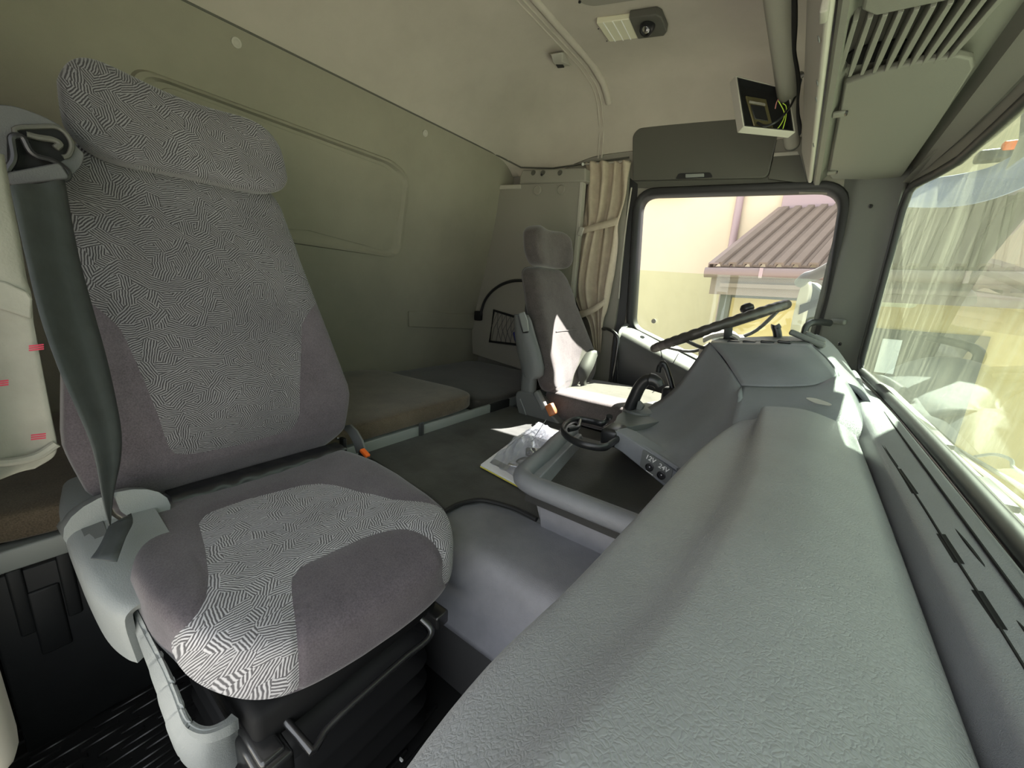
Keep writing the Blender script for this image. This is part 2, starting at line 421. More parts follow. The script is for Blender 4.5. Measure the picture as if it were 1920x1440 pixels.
# rear wall: leans forward towards the top
RW = [(-1.84, .30), (-1.80, .60), (-1.745, .85), (-1.68, 1.09), (-1.615, 1.40), (-1.575, 1.69)]
def rw(y, z): return interp([(b, a) for a, b in RW], z)
RN = V((.955, 0, -.295)).normalized()
def rwp(u, v): # pixel -> rear wall
    p = None; x = -1.65
    for _ in range(12):
        p = P(u, v, x=x); x = rw(p.y, p.z)
    return V((x, p.y, p.z))
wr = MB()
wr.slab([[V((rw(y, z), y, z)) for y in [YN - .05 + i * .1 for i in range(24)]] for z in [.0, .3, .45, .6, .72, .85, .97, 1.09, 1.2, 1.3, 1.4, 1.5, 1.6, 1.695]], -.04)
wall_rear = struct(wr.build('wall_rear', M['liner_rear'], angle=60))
# raised frame and pressed panel of the rear wall
out = [rwp(*q) for q in [(240, 118), (735, 300), (768, 330), (750, 485), (545, 456), (240, 400)]]
o2 = rnd(out, [.05, .03, .09, .07, .05, .05], 8)
c0 = sum(out, V()) / len(out)
def toward(p, d): return p + (c0 - p).normalized() * d
i2 = [toward(p, .022) for p in o2]
i3 = [toward(p, .04) for p in o2]
i4 = [toward(p, .06) for p in o2]
pr = MB()
up = lambda l, h: [p + RN * h for p in l]
pr.rings([up(o2, .001), up([toward(p, .006) for p in o2], .013), up(i2, .016), up(i3, .0015), up(i4, .0015), up([toward(p, .062) for p in o2], .006), up([toward(p, .068) for p in o2], .0065)], cap=False)
n0 = len(pr.v) - len(o2)
pr.f.append(tuple(n0 + k for k in range(len(o2))))
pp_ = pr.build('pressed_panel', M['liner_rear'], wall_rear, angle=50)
slot = [rwp(*q) for q in [(765, 583), (893, 590), (893, 617), (765, 612)]]
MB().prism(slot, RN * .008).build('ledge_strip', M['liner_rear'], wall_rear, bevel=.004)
for q in [(443, 80), (797, 250)]:
    p = rwp(*q); MB().lathe([(.014, -.002), (.014, .003), (.009, .004), (.006, .002)], p, RN, 20).build('screw', M['panel_light'], wall_rear)
# rear strip below the ceiling seam
def prow(y): return [V((x, y, z)) for x, z in [(-1.60, 1.575), (-1.572, 1.69)]]
# ceiling: profile along x, with a rounded drop to each side wall
CP = [(-1.578, 1.692), (-1.52, 1.745), (-1.40, 1.83), (-1.27, 1.895), (-1.13, 1.935), (-1.02, 1.95), (-.8, 1.945), (-.55, 1.925), (-.3, 1.90), (-.12, 1.885), (0.08, 1.87), (.22, 1.86)]
def czx(x): return interp(CP, x)
cpx = cr([V((x, 0, z)) for x, z in CP], 4)
rows = []
ys = [YN - .02, 0, .3, .8, 1.3, 1.7, 1.85, 1.93, 1.985, 2.025, 2.055, 2.075, 2.085]
drop = [0, 0, 0, 0, 0, 0, .004, .018, .045, .085, .14, .2, .27]
for y, d in zip(ys, drop):
    row = []
    for p in cpx:
        k = 1.0 if p.x > -1.45 else max(0.0, (p.x + 1.58) / .13)
        z = p.z - d * (.35 + .65 * k) if y < 2.084 else max(1.62, p.z - d * 1.05)
        z = max(1.60, z) if y > 2 else z
        row.append(V((p.x, y, z)))
    rows.append(row)
ceiling = struct(MB().slab(rows, .03).build('ceiling', M['liner'], angle=70))
# piping of the rear seam and the double rib across the roof
MB().tube([V((-1.577, y, 1.694)) for y in [0, .5, 1.0, 1.5, 1.9]] + [V((-1.56, 2.0, 1.685)), V((-1.5, 2.05, 1.655)), V((-1.3, 2.08, 1.635)), V((-.86, 2.085, 1.635))], .0045, 8).build('seam_piping', M['flap'], ceiling)
rib = MB()
for dx, r in ((-.012, .0035), (.008, .004), (.045, .016)):
    z0 = czx(-1.015 + dx)
    pth = [V((-1.015 + dx, y, z0 - .001 + (r * .35))) for y in [0, .5, 1, 1.5, 1.8]] + [V((-1.015 + dx, y, z0 - d)) for y, d in [(1.93, .018), (1.985, .045), (2.025, .085 if r < .01 else .075)]]
    if r < .01: pth += [V((-1.015 + dx, 2.07, 1.78)), V((-1.015 + dx, 2.083, 1.65))]
    rib.tube(pth, r, 10)
rib.build('roof_rib', M['liner'], ceiling)
# far side wall: liner above the window, door with window below
wl = MB()
wl.box((-.85, YF + .03, 1.25), (2.2, .03, 1.4)) if False else None
winner = [P(1187, 612, y=YF), P(1202, 368, y=YF), P(1578, 357, y=YF), P(1545, 560, y=YF), V((.02, YF, .66)), V((-.16, YF, .60)), P(1345, 690, y=YF)]
win = rnd(winner, [.05, .075, .08, .05, .08, .05, .1], 8)
cw = V((-.37, YF, 1.03))
def boxout(p, x0, x1, z0, z1):
    d = p - cw; t = 1e9
    if d.x > 1e-6: t = min(t, (x1 - cw.x) / d.x)
    if d.x < -1e-6: t = min(t, (x0 - cw.x) / d.x)
    if d.z > 1e-6: t = min(t, (z1 - cw.z) / d.z)
    if d.z < -1e-6: t = min(t, (z0 - cw.z) / d.z)
    return cw + d * t
outer = [boxout(p, -1.95, .21, 0.0, 2.0) for p in win]
wall_left = struct(MB().frame([p + V((0, .0, 0)) for p in outer], win, (0, .05, 0)).build('wall_left', M['panel_grey'], angle=30))
# wall corners left open by the radial ring
fill = MB()
for x0, x1, z0, z1 in ((-2.0, -.9, -.02, .5), (-2.0, -.9, 1.45, 2.0), (.05, .21, 1.5, 2.0), (.05, .21, -.02, .4), (-1.0, .21, -.02, .45)):
    fill.box(((x0 + x1) / 2, YF + .055, (z0 + z1) / 2), (x1 - x0, .02, z1 - z0))
fill.build('outer_skin', M['panel_grey'], wall_left)
# near side: rear quarter behind the open passenger doorway
wall_right = struct(MB().box((-1.35, YN - .06, 1.0), (1.14, .04, 2.0)).box((-.3, YN - .06, 1.72), (1.2, .04, .56)).box((-.3, YN - .06, .10), (1.2, .04, .24)).build('wall_right', M['panel_grey']))
# ---------------------------------------------------------------- driver's window
w1 = MB()
def grow(l, d, c=cw):  # offset loop outwards
    n = len(l); o = []
    for i, p in enumerate(l):
        t = (l[(i + 1) % n] - l[i - 1]); nn = V((t.z, 0, -t.x)).normalized()
        if nn.dot(p - c) < 0: nn = -nn
        o.append(p + nn * d)
    return o
ga, gb = grow(win, .036), grow(win, -.002)
off = lambda l, y: [V((p.x, y, p.z)) for p in l]
w1.rings([off(ga, YF - .001), off(ga, YF - .012), off(grow(win, .03), YF - .022), off(grow(win, .012), YF - .024), off(gb, YF - .012), off(gb, YF + .05)], cap=False)
window_1 = struct(w1.build('window_1', M['seal'], angle=50))
M['glass_side'] = glass('side_pane', (.90, .95, .86), .004, .008, refl=.7)
gl = [P(1180, 505, y=2.135), P(1290, 512, y=2.135), P(1500, 522, y=2.135), P(1552, 526, y=2.135), V((.03, 2.135, .62)), V((-.2, 2.135, .56)), V((-.76, 2.135, .74))]
MB().prism(gl, (0, .004, 0)).build('glass_pane', M['glass_side'], window_1, smooth=False)
p = P(1226, 602, y=2.12); MB().lathe([(.012, 0), (.012, .004), (.006, .005)], p, (0, -1, 0), 16).build('suction_disc', M['panel_light'], window_1)
# ---------------------------------------------------------------- driver's door
door = MB()
# belt-line sill, sloping down to the front, with a rounded shelf towards the cab
sl = [(-.745, .82), (-.735, .808), (-.578, .748), (-.298, .645), (-.16, .60), (.06, .585)]
prof = [(2.10, -.004), (2.07, -.010), (2.02, -.024), (1.975, -.045), (1.953, -.085), (1.955, -.17), (1.985, -.25), (2.02, -.31), (2.03, -.5)]
slr = cr([V((x, 0, z)) for x, z in sl], 4)
door.slab([[V((p.x, y, p.z + dz if k < 8 else .18)) for k, (y, dz) in enumerate(prof)] for p in slr], -.02)
door_1 = struct(door.build('door_1', M['door'], angle=50))
MB().tube([P(1236, 644, y=1.985), P(1243, 676, y=1.97), P(1262, 681, y=1.968), P(1272, 663, y=1.972)], .0022, 6).build('door_handle_recess', M['black'], door_1)
MB().tube([V((p.x, 2.066, p.z - .016)) for p in slr], .005, 8).build('window_wiper_strip', M['seal'], door_1)
MB().tube(cr([P(1188, 683, y=1.97), P(1191, 697, y=1.97), P(1215, 712, y=1.97), P(1232, 722, y=1.97), P(1262, 733, y=1.97)], 5), .0025, 6).build('pocket_seam', M['black'], door_1)
# door aperture seals and B pillar
bp = MB()
bp.slab([[P(u, v, y=y) for u, v, y in r] for r in [
    [(1176, 330, 2.09), (1196, 345, 2.095)], [(1166, 470, 2.085), (1188, 470, 2.095)], [(1143, 600, 2.07), (1170, 610, 2.09)], [(1135, 660, 2.06), (1158, 680, 2.08)], [(1126, 780, 2.04), (1150, 790, 2.06)]]], .03)
trim_2 = struct(bp.build('trim_2', M['seal']))
pz = [P(1180, 300, y=2.07), P(1173, 420, y=2.07), P(1159, 560, y=2.065), P(1147, 650, y=2.05), P(1137, 760, y=2.03)]
MB().slab([[p, p + V((-.14, .0, 0))] for p in pz], -.02).build('pillar_cover', M['panel_grey'], trim_2)
MB().tube(cr([P(1184, 352, y=2.07), P(1174, 420, y=2.07), P(1165, 500, y=2.07), P(1160, 560, y=2.06)], 4), .004, 8).build('door_cord', M['panel_light'], trim_2)
# ---------------------------------------------------------------- A pillar (driver side)
ap = MB()
apx = []
for (uL, vL), (uR, vR) in [((1606, 300), (1718, 300)), ((1600, 350), (1690, 360)), ((1590, 420), (1674, 440)), ((1572, 490), (1655, 530)), ((1556, 560), (1637, 610)), ((1540, 620), (1616, 690)), ((1520, 700), (1598, 760))]:
    a = P(uL, vL, y=2.085); b = P(uR, vR, y=1.99)
    apx.append([a + V((-.035, .02, 0)), a + V((-.01, 0, 0)), a + V((.02, -.03, 0)), b + V((-.03, .03, 0)), b, b + V((.012, .02, 0))])
ap.slab(crgrid(apx, 3, 4), .02)
trim_1 = struct(ap.build('trim_1', M['pillar'], angle=50))
for q, y in (((1634, 387), 2.03), ((1576, 645), 2.03)):
    p = PP(*q, apx[3][2], V((-.75, -.66, 0))) + V((-.004, -.006, 0)); MB().lathe([(.007, -.004), (.007, .002), (.004, .0035), (.002, .001)], p, (-.7, -.72, 0), 16).build('screw', M['steel'], trim_1)
MB().rbox(P(1572, 603, y=2.035), (.062, .018, .022), .008, Matrix.Rotation(math.radians(-45), 3, 'Z')).build('handle_mount', M['pillar'], trim_1)
# ---------------------------------------------------------------- windscreen
# base line of the glass and its top line, bowed a little forwards between the pillars
def wsx(y, z):
    t = (y - 1.0) / 1.0
    return .205 + .07 * (1 - t * t) * max(0, min(1, (z - .7) / .75)) + .012 * max(0, 1 - t * t)
w2 = MB()
ysw = [YN - .1 + i * (2.03 - YN + .1) / 30 for i in range(31)]
zsw = [.725 + i * .93 / 8 for i in range(9)]
M['glass_ws'] = glass('windscreen', (.62, .76, .62), .14, .26, (.58, .66, .46), refl=1.25)
w2.grid([[V((wsx(y, z), y, z)) for y in ysw] for z in zsw])
gws = w2
def ws_top(y):   # lower edge of the header trim seen on the glass
    return interp([(-.2, 1.40), (1.0, 1.39), (1.3, 1.375), (1.6, 1.352), (1.8, 1.362), (1.97, 1.385), (2.03, 1.34)], y)
ring = [V((wsx(y, .735) - .004, y, .735)) for y in ysw[:-1]] + [V((.199, 1.985, .78)), V((.199, 1.978, 1.0)), V((.199, 1.975, 1.30)), V((.202, 1.965, 1.355)), V((.208, 1.93, 1.372))] + [V((wsx(y, ws_top(y)) - .004, y, ws_top(y))) for y in [1.75, 1.6, 1.4, 1.2, 1.0, .7, .4, 0, -.2]]
window_2 = struct(MB().tube(ring, .013, 8).build('window_2', M['seal'], angle=60))
gws.build('glass_pane', M['glass_ws'], window_2)
# front bulkhead under the glass
trim_3 = struct(MB().box((.20, 1.0, .33), (.03, 2.3, .70)).box((.285, .88, 1.72), (.03, 2.0, .5)).build('wall_front', M['black_matt']))
# ---------------------------------------------------------------- passenger doorway, behind the belt
t5 = MB().rbox((-.61, -.062, .9), (.07, .05, .95), .022)
struct(t5.build('trim_4', M['panel_light']))
# ================================================================== PASSENGER SEAT
def spw(x, e): return math.copysign(abs(x) ** e, x)
def pillow(fn, nu=72, nv=56, n=.42, m=.3):
    """rounded closed shell: fn(s, t, h) with s, t, h in -1..1 gives the world point"""
    mb = MB(); rings = []
    for i in range(nv + 1):
        ph = -math.pi / 2 + math.pi * i / nv; ct, st = math.cos(ph), math.sin(ph)
        t = spw(st, m); k = abs(ct) ** m
        rings.append([fn(spw(math.cos(a), n) * k, t, spw(math.sin(a), n) * k) for a in [2 * math.pi * j / nu for j in range(nu)]])
    return mb.rings(rings, cap=False)
def shade_split(mb, poly, facing, groove=.0028, gw=7.0, smooth=True):
    """part a shell into insert / surround along a closed seam traced on its visible side"""
    poly = [(p.x, p.y) for p in cr([V((a, b, 0)) for a, b in poly], 5, True)] if smooth else poly
    nor = [V() for _ in mb.v]
    for f in mb.f:
        a, b, c = mb.v[f[0]], mb.v[f[1]], mb.v[f[2]]; n = (b - a).cross(c - a)
        if len(f) > 3: n = n + (c - a).cross(mb.v[f[3]] - a)
        for i in f: nor[i] = nor[i] + n
    cen = sum(mb.v, V()) / len(mb.v); val = []
    sgn = sum(1 if n.dot(p - cen) > 0 else -1 for n, p in zip(nor, mb.v)); sgn = 1 if sgn > 0 else -1
    new = []
    for p, n in zip(mb.v, nor):
        n = n.normalized() * sgn if n.length > 0 else V((0, 0, 1))
        d = sdf(poly, pix(p))
        val.append(d if facing(p, n) else -abs(d) - .5 if d > 0 else d)
        new.append(p - n * groove * math.exp(-(d / gw) ** 2) if facing(p, n) else p)
    mb.v = new
    return clip_split(mb, val)
eye = V((0, 0, EYE))
seat = thing('cab_seat', 'large near seat in plum-grey velour with line-patterned insert and wide headrest', 'seat', (-.80, .36, .0))
# --- backrest: local axes U across, B up the back, N to the front
YC = .324  # near seat scaled down about the camera to clear the bunk, baked into its tables
def back_point(v, s, h):
    """v 0..1 up the back, s -1..1 across, h -1..1 back to front"""
    zc = .4854 + .688 * v
    xf = interp([(0, -.998), (.10, -.968), (.25, -.968), (.45, -1.005), (.7, -1.063), (.9, -1.108), (1, -1.125)], v)
    hw = interp([(0, .216), (.10, .250), (.24, .262), (.36, .251), (.55, .227), (.75, .208), (.9, .198), (1, .186)], v)
    # near edge stands a touch closer than the far edge
    bol = .033 * (abs(s) ** 3.0) * interp([(0, .6), (.25, 1), (.5, .7), (.8, .25), (1, 0)], v)
    lum = .012 * (1 - s * s) * interp([(0, 0), (.3, 1), (.6, .2), (1, 0)], v)
    th = interp([(0, .07), (.3, .11), (1, .085)], v)
    x = xf + bol + lum - th * (1 - h) / 2
    return V((x, YC + s * hw, zc + .03 * (h) * .3))
def back_fn(s, t, h):
    v = (t + 1) / 2
    return back_point(v, s, h)
bk = pillow(back_fn, 120, 110, .40, .22)
ins_poly = [(60, 250), (330, 250), (560, 330), (640, 470), (640, 555), (600, 560), (572, 585), (563, 640), (562, 720), (563, 770), (555, 795), (530, 812), (420, 842), (345, 853), (322, 845), (308, 815), (285, 740), (250, 660), (215, 600), (178, 565), (120, 545), (60, 540)]
front = lambda p, n: n.dot(eye - p) > -.02
insert, surround = shade_split(bk, ins_poly, front)
uvb = lambda c: (c.y, c.z * 1.2 + c.x * .6)
backrest = surround.build('backrest', M['vel'], seat, angle=180)
insert.build('insert_panel', M['pat'], backrest, angle=180, uv=uvb)
# stitched fold across the lumbar part
fold = []
for s in [-.42 + .84 * i / 16 for i in range(17)]:
    p = back_point(.642, s, 1.0); fold.append(p + V((.0005, 0, 0)))
MB().tube(fold, [.0005] + [.0035] * 15 + [.0005], 8).build('lumbar_seam', M['vel'], backrest)
# --- headrest
def head_fn(s, t, h):
    v = (t + 1) / 2
    hw = interp([(0, .168), (.3, .182), (.6, .180), (1, .152)], v)
    top = 1.318 - .020 * (1 - s * s) - .008 * s
    z = lerp(1.140 - .010 * s * s, top, v)
    x = -1.056 - .048 * v + .026 * s * s - .10 * (1 - h) / 2 * (1 - .25 * v)
    return V((x, YC + .005 + s * hw, z))
hd = pillow(head_fn, 80, 60, .5, .42)
hd.build('headrest', M['pat'], seat, angle=180, uv=uvb)
for dy in (-.07, .09): MB().tube([V((-1.15, YC + dy, 1.08)), V((-1.13, YC + dy, 1.19))], .007).build('headrest_post', M['steel'], seat)
# --- cushion
def cush_fn(s, t, h):
    v = (t + 1) / 2                         # 0 rear, 1 front
    ny = interp([(0, .138), (.2, .118), (.55, .081), (.8, .097), (1, .124)], v)
    fy = interp([(0, .552), (.4, .572), (.8, .545), (1, .504)], v)
    xr = -1.03
    xf = lerp(-.471, -.425, (s + 1) / 2) - .011 * s * s
    x = lerp(xr, xf, v)
    y = lerp(ny, fy, (s + 1) / 2)
    bol = .020 * abs(s) ** 3 - .012 * (1 - s * s) * (1 - abs(2 * v - 1.1))
    top = .501 + bol - .016 * max(0, v - .72) / .28 + .006 * s * 0
    bot = interp([(0, .42), (.75, .393), (1, .366)], v) + .02 * max(0, s)
    z = lerp(bot, top, (h + 1) / 2)
    return V((x, y, z))
cu = pillow(cush_fn, 110, 110, .42, .34)
seat_poly = [(374, 985), (376, 970), (420, 948), (520, 918), (590, 905), (640, 912), (720, 932), (800, 940), (838, 955), (880, 985), (890, 1080), (845, 1098), (832, 1085), (832, 1050), (812, 1015), (780, 995), (740, 990), (690, 1003), (640, 1020), (590, 1045), (556, 1068), (547, 1085), (548, 1120), (556, 1180), (560, 1240), (560, 1290), (545, 1305), (500, 1340), (430, 1370), (360, 1320), (317, 1225), (325, 1195), (350, 1170), (378, 1135), (390, 1095), (390, 1050), (382, 1015)]
cins, csur = shade_split(cu, seat_poly, front, .0035, 6)
uvc = lambda c: (c.y, c.x * .9 - c.z * .9 - c.x * .0)
cushion = csur.build('seat_cushion', M['vel'], seat, angle=180)
cins.build('insert_panel', M['pat_seat'], cushion, angle=180, uv=uvc)
# crumpled liner strip between backrest and cushion
random.seed(3)
st = []
for i in range(30):
    y = .184 + .368 * i / 29
    st.append([V((-.938 + .002 * math.sin(i * 1.7), y, .495)), V((-.948, y, .510 + .002 * math.sin(i * 1.3) + .003 * random.random())), V((-.985, y, .513))])
MB().slab(crgrid(st, 3, 2), .004).build('liner_strip', M['black'], seat)
# --- side skirt: moulded box with switch plates beside the cushion, ribbed skirt running round the front corner
sk = MB()
rows = []
for u, v, z, d in [(118, 905, 0.536, 0), (112, 950, 0.5268, 0), (128, 1010, 0.513, 0), (160, 1080, 0.4946, 0), (185, 1118, 0.4808, 0), (215, 1142, 0.4716, 0), (236, 1150, 0.467, 0)]:
    p = P(u, v, z=z); q = V((p.x + .0, .152, z + .004))
    rows.append([p + V((.0, .002, -.09)), p + V((0, -.003, -.02)), p + V((0, .004, .0)), p + V((0, .022, .006)), lerp(p, q, .6) + V((0, 0, .004)), q])
sk.slab(crgrid(rows, 4, 4), .012)
sbox = sk.build('side_box', M['valance'], seat, angle=60)
pl_ = [P(143, 968, z=.527), P(186, 953, z=.530), P(203, 1000, z=.516), P(160, 1020, z=.512)]
MB().prism(pl_, (0, 0, -.010)).build('switch_cover', M['seatgrey'], sbox, bevel=.0015)
# rear rounded hump of the side box
hp = MB(); hr = []
for k in range(9):
    a = k / 8
    cx = lerp(-.911, -1.03, a); r = .05 * math.sqrt(max(.02, 1 - a ** 3))
    hr.append([V((cx, .106 + .069 * math.cos(q), .513 + r * 1.1 * math.sin(q) - .03 * a)) for q in [2 * math.pi * j / 20 for j in range(20)]])
hp.rings(hr); hp.build('recliner_cover', M['valance'], seat, angle=60)
# ribbed skirt
path = [(236, 1138, 0.4394), (262, 1205, 0.421), (282, 1260, 0.4072), (300, 1320, 0.3842), (318, 1375, 0.3612), (345, 1412, 0.3428), (385, 1425, 0.329), (425, 1402, 0.3244), (447, 1368, 0.329)]
inner = [(252, 1130, 0.4486), (283, 1190, 0.4348), (312, 1245, 0.421), (335, 1300, 0.4026), (352, 1345, 0.3842), (370, 1362, 0.375), (395, 1366, 0.3704), (425, 1355, 0.3658), (440, 1345, 0.3612)]
A = cr([P(u, v, z=z) for u, v, z in path], 14); B = cr([P(u, v, z=z) for u, v, z in inner], 14)
rows = []; n = len(A)
for i, (a, b) in enumerate(zip(A, B)):
    f = i / (n - 1)
    k = (f * 9.2) % 1.0
    g = .0028 if (k < .12 or k > .96) and f < .58 else 0
    o = (a - b).normalized()
    bulge = -.002 * math.sin(k * math.pi) if f < .58 else 0
    rows.append([a + V((0, 0, lerp(-.10, -.075, f))) - o * lerp(.02, .035, f), a + V((0, 0, -.030)) - o * (.003 + g), a - o * (g + bulge), lerp(a, b, .18) + V((0, 0, .003 - g)), lerp(a, b, .5) + V((0, 0, .006 - g)), lerp(a, b, .85) + V((0, 0, .006 - g)), b, b + V((0, 0, -.02)) - o * .003])
MB().slab(rows, .006).build('ribbed_skirt', M['valance'], seat, angle=45)
# --- base: suspension bellows, side rails, slide frame, lift bar
be = MB(); R = []
for k in range(11):
    z = .012 + .26 * k / 10; w = .020 * (1 if k % 2 else -1)
    loop = rnd([V((-.90 - w, .175 - w, z)), V((-.515 + w, .175 - w, z)), V((-.515 + w, .455 + w, z)), V((-.90 - w, .455 + w, z))], .05, 5)
    R.append(loop)
be.rings(R); be.build('bellows', M['rubber'], seat, angle=180)
MB().rbox((-.72, .308, .343), (.46, .33, .06), .012).build('seat_pan', M['black_matt'], seat)
for y_, L_ in ((.152, .24), (.46, .24)):
    MB().rbox((-.58, y_, .317), (L_, .032, .030), .006).build('slide_rail', M['steel'], seat)
MB().rbox((-.492, .152, .301), (.083, .046, .05), .008).build('rail_bracket', M['steel'], seat)
MB().rbox((-.471, .149, .304), (.015, .042, .017), .004).build('rail_end', M['chrome'], seat)
lift = cr([P(520, 1333, z=0.3382), P(560, 1380, z=0.3244)], 2) + cr([P(586, 1410, z=0.317), P(597, 1392, z=0.317), P(612, 1368, z=0.3189), P(650, 1330, z=0.3244), P(700, 1285, z=0.3262), P(760, 1232, z=0.3262), P(800, 1200, z=0.329), P(808, 1180, z=0.3382), P(790, 1160, z=0.352)], 6)
MB().tube(lift, .0058, 10).build('lift_bar', M['steel'], seat)
# buckle on a stalk at the far side
bkl = P(683, 856, y=.593); bdir = V((.35, -.03, .9)).normalized()
MB().tube([V((-.95, .603, .45)), V((-.94, .603, .48)), bkl - bdir * .03], .012, 10, flat=.45).build('buckle_stalk', M['black'], seat)
rotb = V((0, 0, 1)).rotation_difference(bdir).to_matrix()
bq = MB().rbox(bkl - bdir * .014, (.042, .016, .052), .006, rotb).build('buckle', M['black'], seat)
MB().rbox(bkl + bdir * .012, (.032, .014, .012), .003, rotb).build('buckle_button', M['orange'], bq)
MB().slab([[P(u, v, y=.607), P(u + 16, v - 4, y=.612)] for u, v in [(640, 800), (652, 812), (662, 830), (668, 850)]], .006).build('recliner_plate', M['seatgrey'], seat)
for u, v in ((626, 828), (634, 822), (648, 842)): MB().disc(P(u, v, y=.59), (0, -1, .2), .005, .006, 12).build('recliner_bolt', M['chrome'], seat)
MB().rbox(P(640, 835, y=.603), (.045, .012, .055), .004).build('recliner_bracket', M['black'], seat)
# ================================================================== NEAR SEAT BELT
sb = thing('seat_belt', 'wide grey lap-and-shoulder belt hanging in front of near seat, from window pillar', 'seat belt', (-1.0, .1, .5))
# upper anchor housing moulded on the pillar behind the seat
hs = [P(u, v, x=-1.0) for u, v in [(-25, 197), (0, 196), (35, 201), (90, 222), (125, 245), (145, 275), (158, 292), (140, 325), (60, 370), (-25, 375)]]
hous = MB().prism(cr(hs, 4, True), (-.03, 0, 0)).build('anchor_housing', M['door'], sb, bevel=.006, seg=3)
rec = rnd([P(u, v, x=-.999) for u, v in [(12, 242), (108, 239), (136, 262), (128, 300), (60, 320), (14, 320)]], .02, 5)
MB().prism(rec, (-.004, 0, 0)).build('anchor_recess', M['black_matt'], hous)
MB().tube([p for p in rnd([P(u, v, x=-.997) for u, v in [(8, 240), (112, 236), (138, 268), (126, 302)]], .02, 5)][:22], .0035, 8).build('recess_rim', M['flap'], hous)
loop = [P(u, v, x=-.985) for u, v in [(20, 255), (42, 254), (60, 292), (100, 300), (128, 320), (128, 335), (20, 348), (10, 322), (28, 300)]]
MB().tube(rnd(loop, .012, 4), .0045, 8, closed=True).build('belt_guide', M['black'], sb)
MB().prism(rnd([P(u, v, x=-.988) for u, v in [(8, 326), (110, 306), (130, 336), (20, 350)]], .006, 4), (.012, 0, 0)).build('guide_lip', M['door'], sb, bevel=.002)
MB().tube(cr([P(u, v, x=-.99) for u, v in [(50, 252), (75, 258), (100, 262), (112, 270), (104, 278)]], 4), .0045, 8).build('guide_hook', M['flap'], sb)
# webbing: falls from the guide, twists slightly and runs into the side box
lft = [(20, 348, -1.02, 0), (46, 470, -1.00, 0), (75, 590, -.975, 0), (110, 690, -.955, 0), (145, 770, -.94, 0), (170, 830, -.93, 0), (183, 880, -.93, 0), (192, 930, -.935, 0), (200, 965, -.94, 0), (206, 985, -.945, 0)]
rgt = [(122, 338, -1.10, 0), (146, 470, -1.06, 0), (175, 580, -1.03, 0), (200, 670, -1.005, 0), (218, 750, -.985, 0), (228, 810, -.97, 0), (227, 860, -.962, 0), (218, 905, -.96, 0), (212, 940, -.955, 0), (208, 985, -.95, 0)]
la = cr([P(u, v, x=(x + .075) * .93) for u, v, x, _ in lft], 5); ra = cr([P(u, v, x=(x + .075) * .93) for u, v, x, _ in rgt], 5)
rows = []
for a, b in zip(la, ra):
    n = V((.9, -.3, .1)); row = []
    for j in range(9):
        t = j / 8; row.append(lerp(a, b, t) + n * (.004 * math.sin(t * math.pi * 3) * min(1, abs((a - b).length) / .06)))
    rows.append(row)
MB().slab(rows, .0015).build('webbing', M['belt_near'], sb, angle=180)
bt = [[P(204, 985, z=0.5498), P(246, 962, z=0.5452)], [P(193, 1010, z=0.547), P(249, 978, z=0.5452)], [P(182, 1030, z=0.5434), P(236, 1005, z=0.5452)], [P(170, 1046, z=0.5415), P(219, 1052, z=0.536)]]
MB().slab(crgrid(bt, 3, 3), .002).build('lower_webbing', M['belt_near'], sb, angle=180)
MB().tube(cr([P(206, 930, z=0.5636), P(212, 950, z=0.559), P(218, 962, z=0.5544), P(232, 972, z=0.5498)], 4), .006, 8, flat=.4).build('anchor_plate', M['chrome'], sb)
# ================================================================== DASHBOARD
dash = thing('dashboard', 'grey grained dashboard sweeping under the windscreen from near corner to driver cowl', 'dashboard', (.05, 1.0, .35))
def hx(y): return interp([(-.06, -.02), (.0, -.075), (.05, -.120), (.10, -.146), (.15, -.155), (.215, -.154), (.30, -.146), (.45, -.140), (.58, -.137), (.72, -.133), (.90, -.118), (1.06, -.098)], y)
def hump_sec(y):
    e = hx(y); g = .124 + .004 * math.sin(y * 2)
    c = interp([(-.06, .02), (.0, -.03), (.1, -.066), (.2, -.050), (.3, -.032), (.45, -.020), (.65, -.015), (1.06, -.032)], y)
    w = interp([(-.06, .0), (.12, .0), (.35, .7), (.7, 1), (1.06, 1)], y)          # how pressed-in the flank is
    up_ = interp([(-.06, -.014), (.05, -.004), (.1, 0), (.6, .005), (1.06, .012)], y)
    vx = lerp(e + .03, c, .55)
    return [V((e + .05, y, .36)), V((e + .025, y, .50)), V((e + .005, y, .61)), V((e, y, .650)), V((e + .007, y, .668)), V((e + .022, y, .681 + up_ * .5)),
            V((vx, y, lerp(.702, .690, w) + up_ * .6)), V((c - .012, y, .712 + up_ - .003 * w)), V((c + .008, y, .7175 + up_)), V((lerp(c, g, .42), y, .718 + up_ * 1.4)), V((lerp(c, g, .78), y, .711 + up_ * .9)), V((g - .006, y, .704)), V((g, y, .701)), V((g + .003, y, .694))]
hy = [-.06, -.03, 0, .05, .1, .2, .32, .48, .62, .76, .90, .99, 1.03, 1.05, 1.056]
rows = [hump_sec(y) for y in hy]
# far end: rounded shoulder that dips into the shelf before the cowl
rows.append([p + V((.003 if k < 11 else 0, .006, -.004 - .002 * (k < 11))) for k, p in enumerate(rows[-1])])
rows.append([p + V((.004 if k < 11 else 0, .008, -.02)) for k, p in enumerate(rows[-1])])
MB().slab(crgrid(rows, 5, 5), -.012).build('passenger_fascia', M['dash'], dash, angle=42)
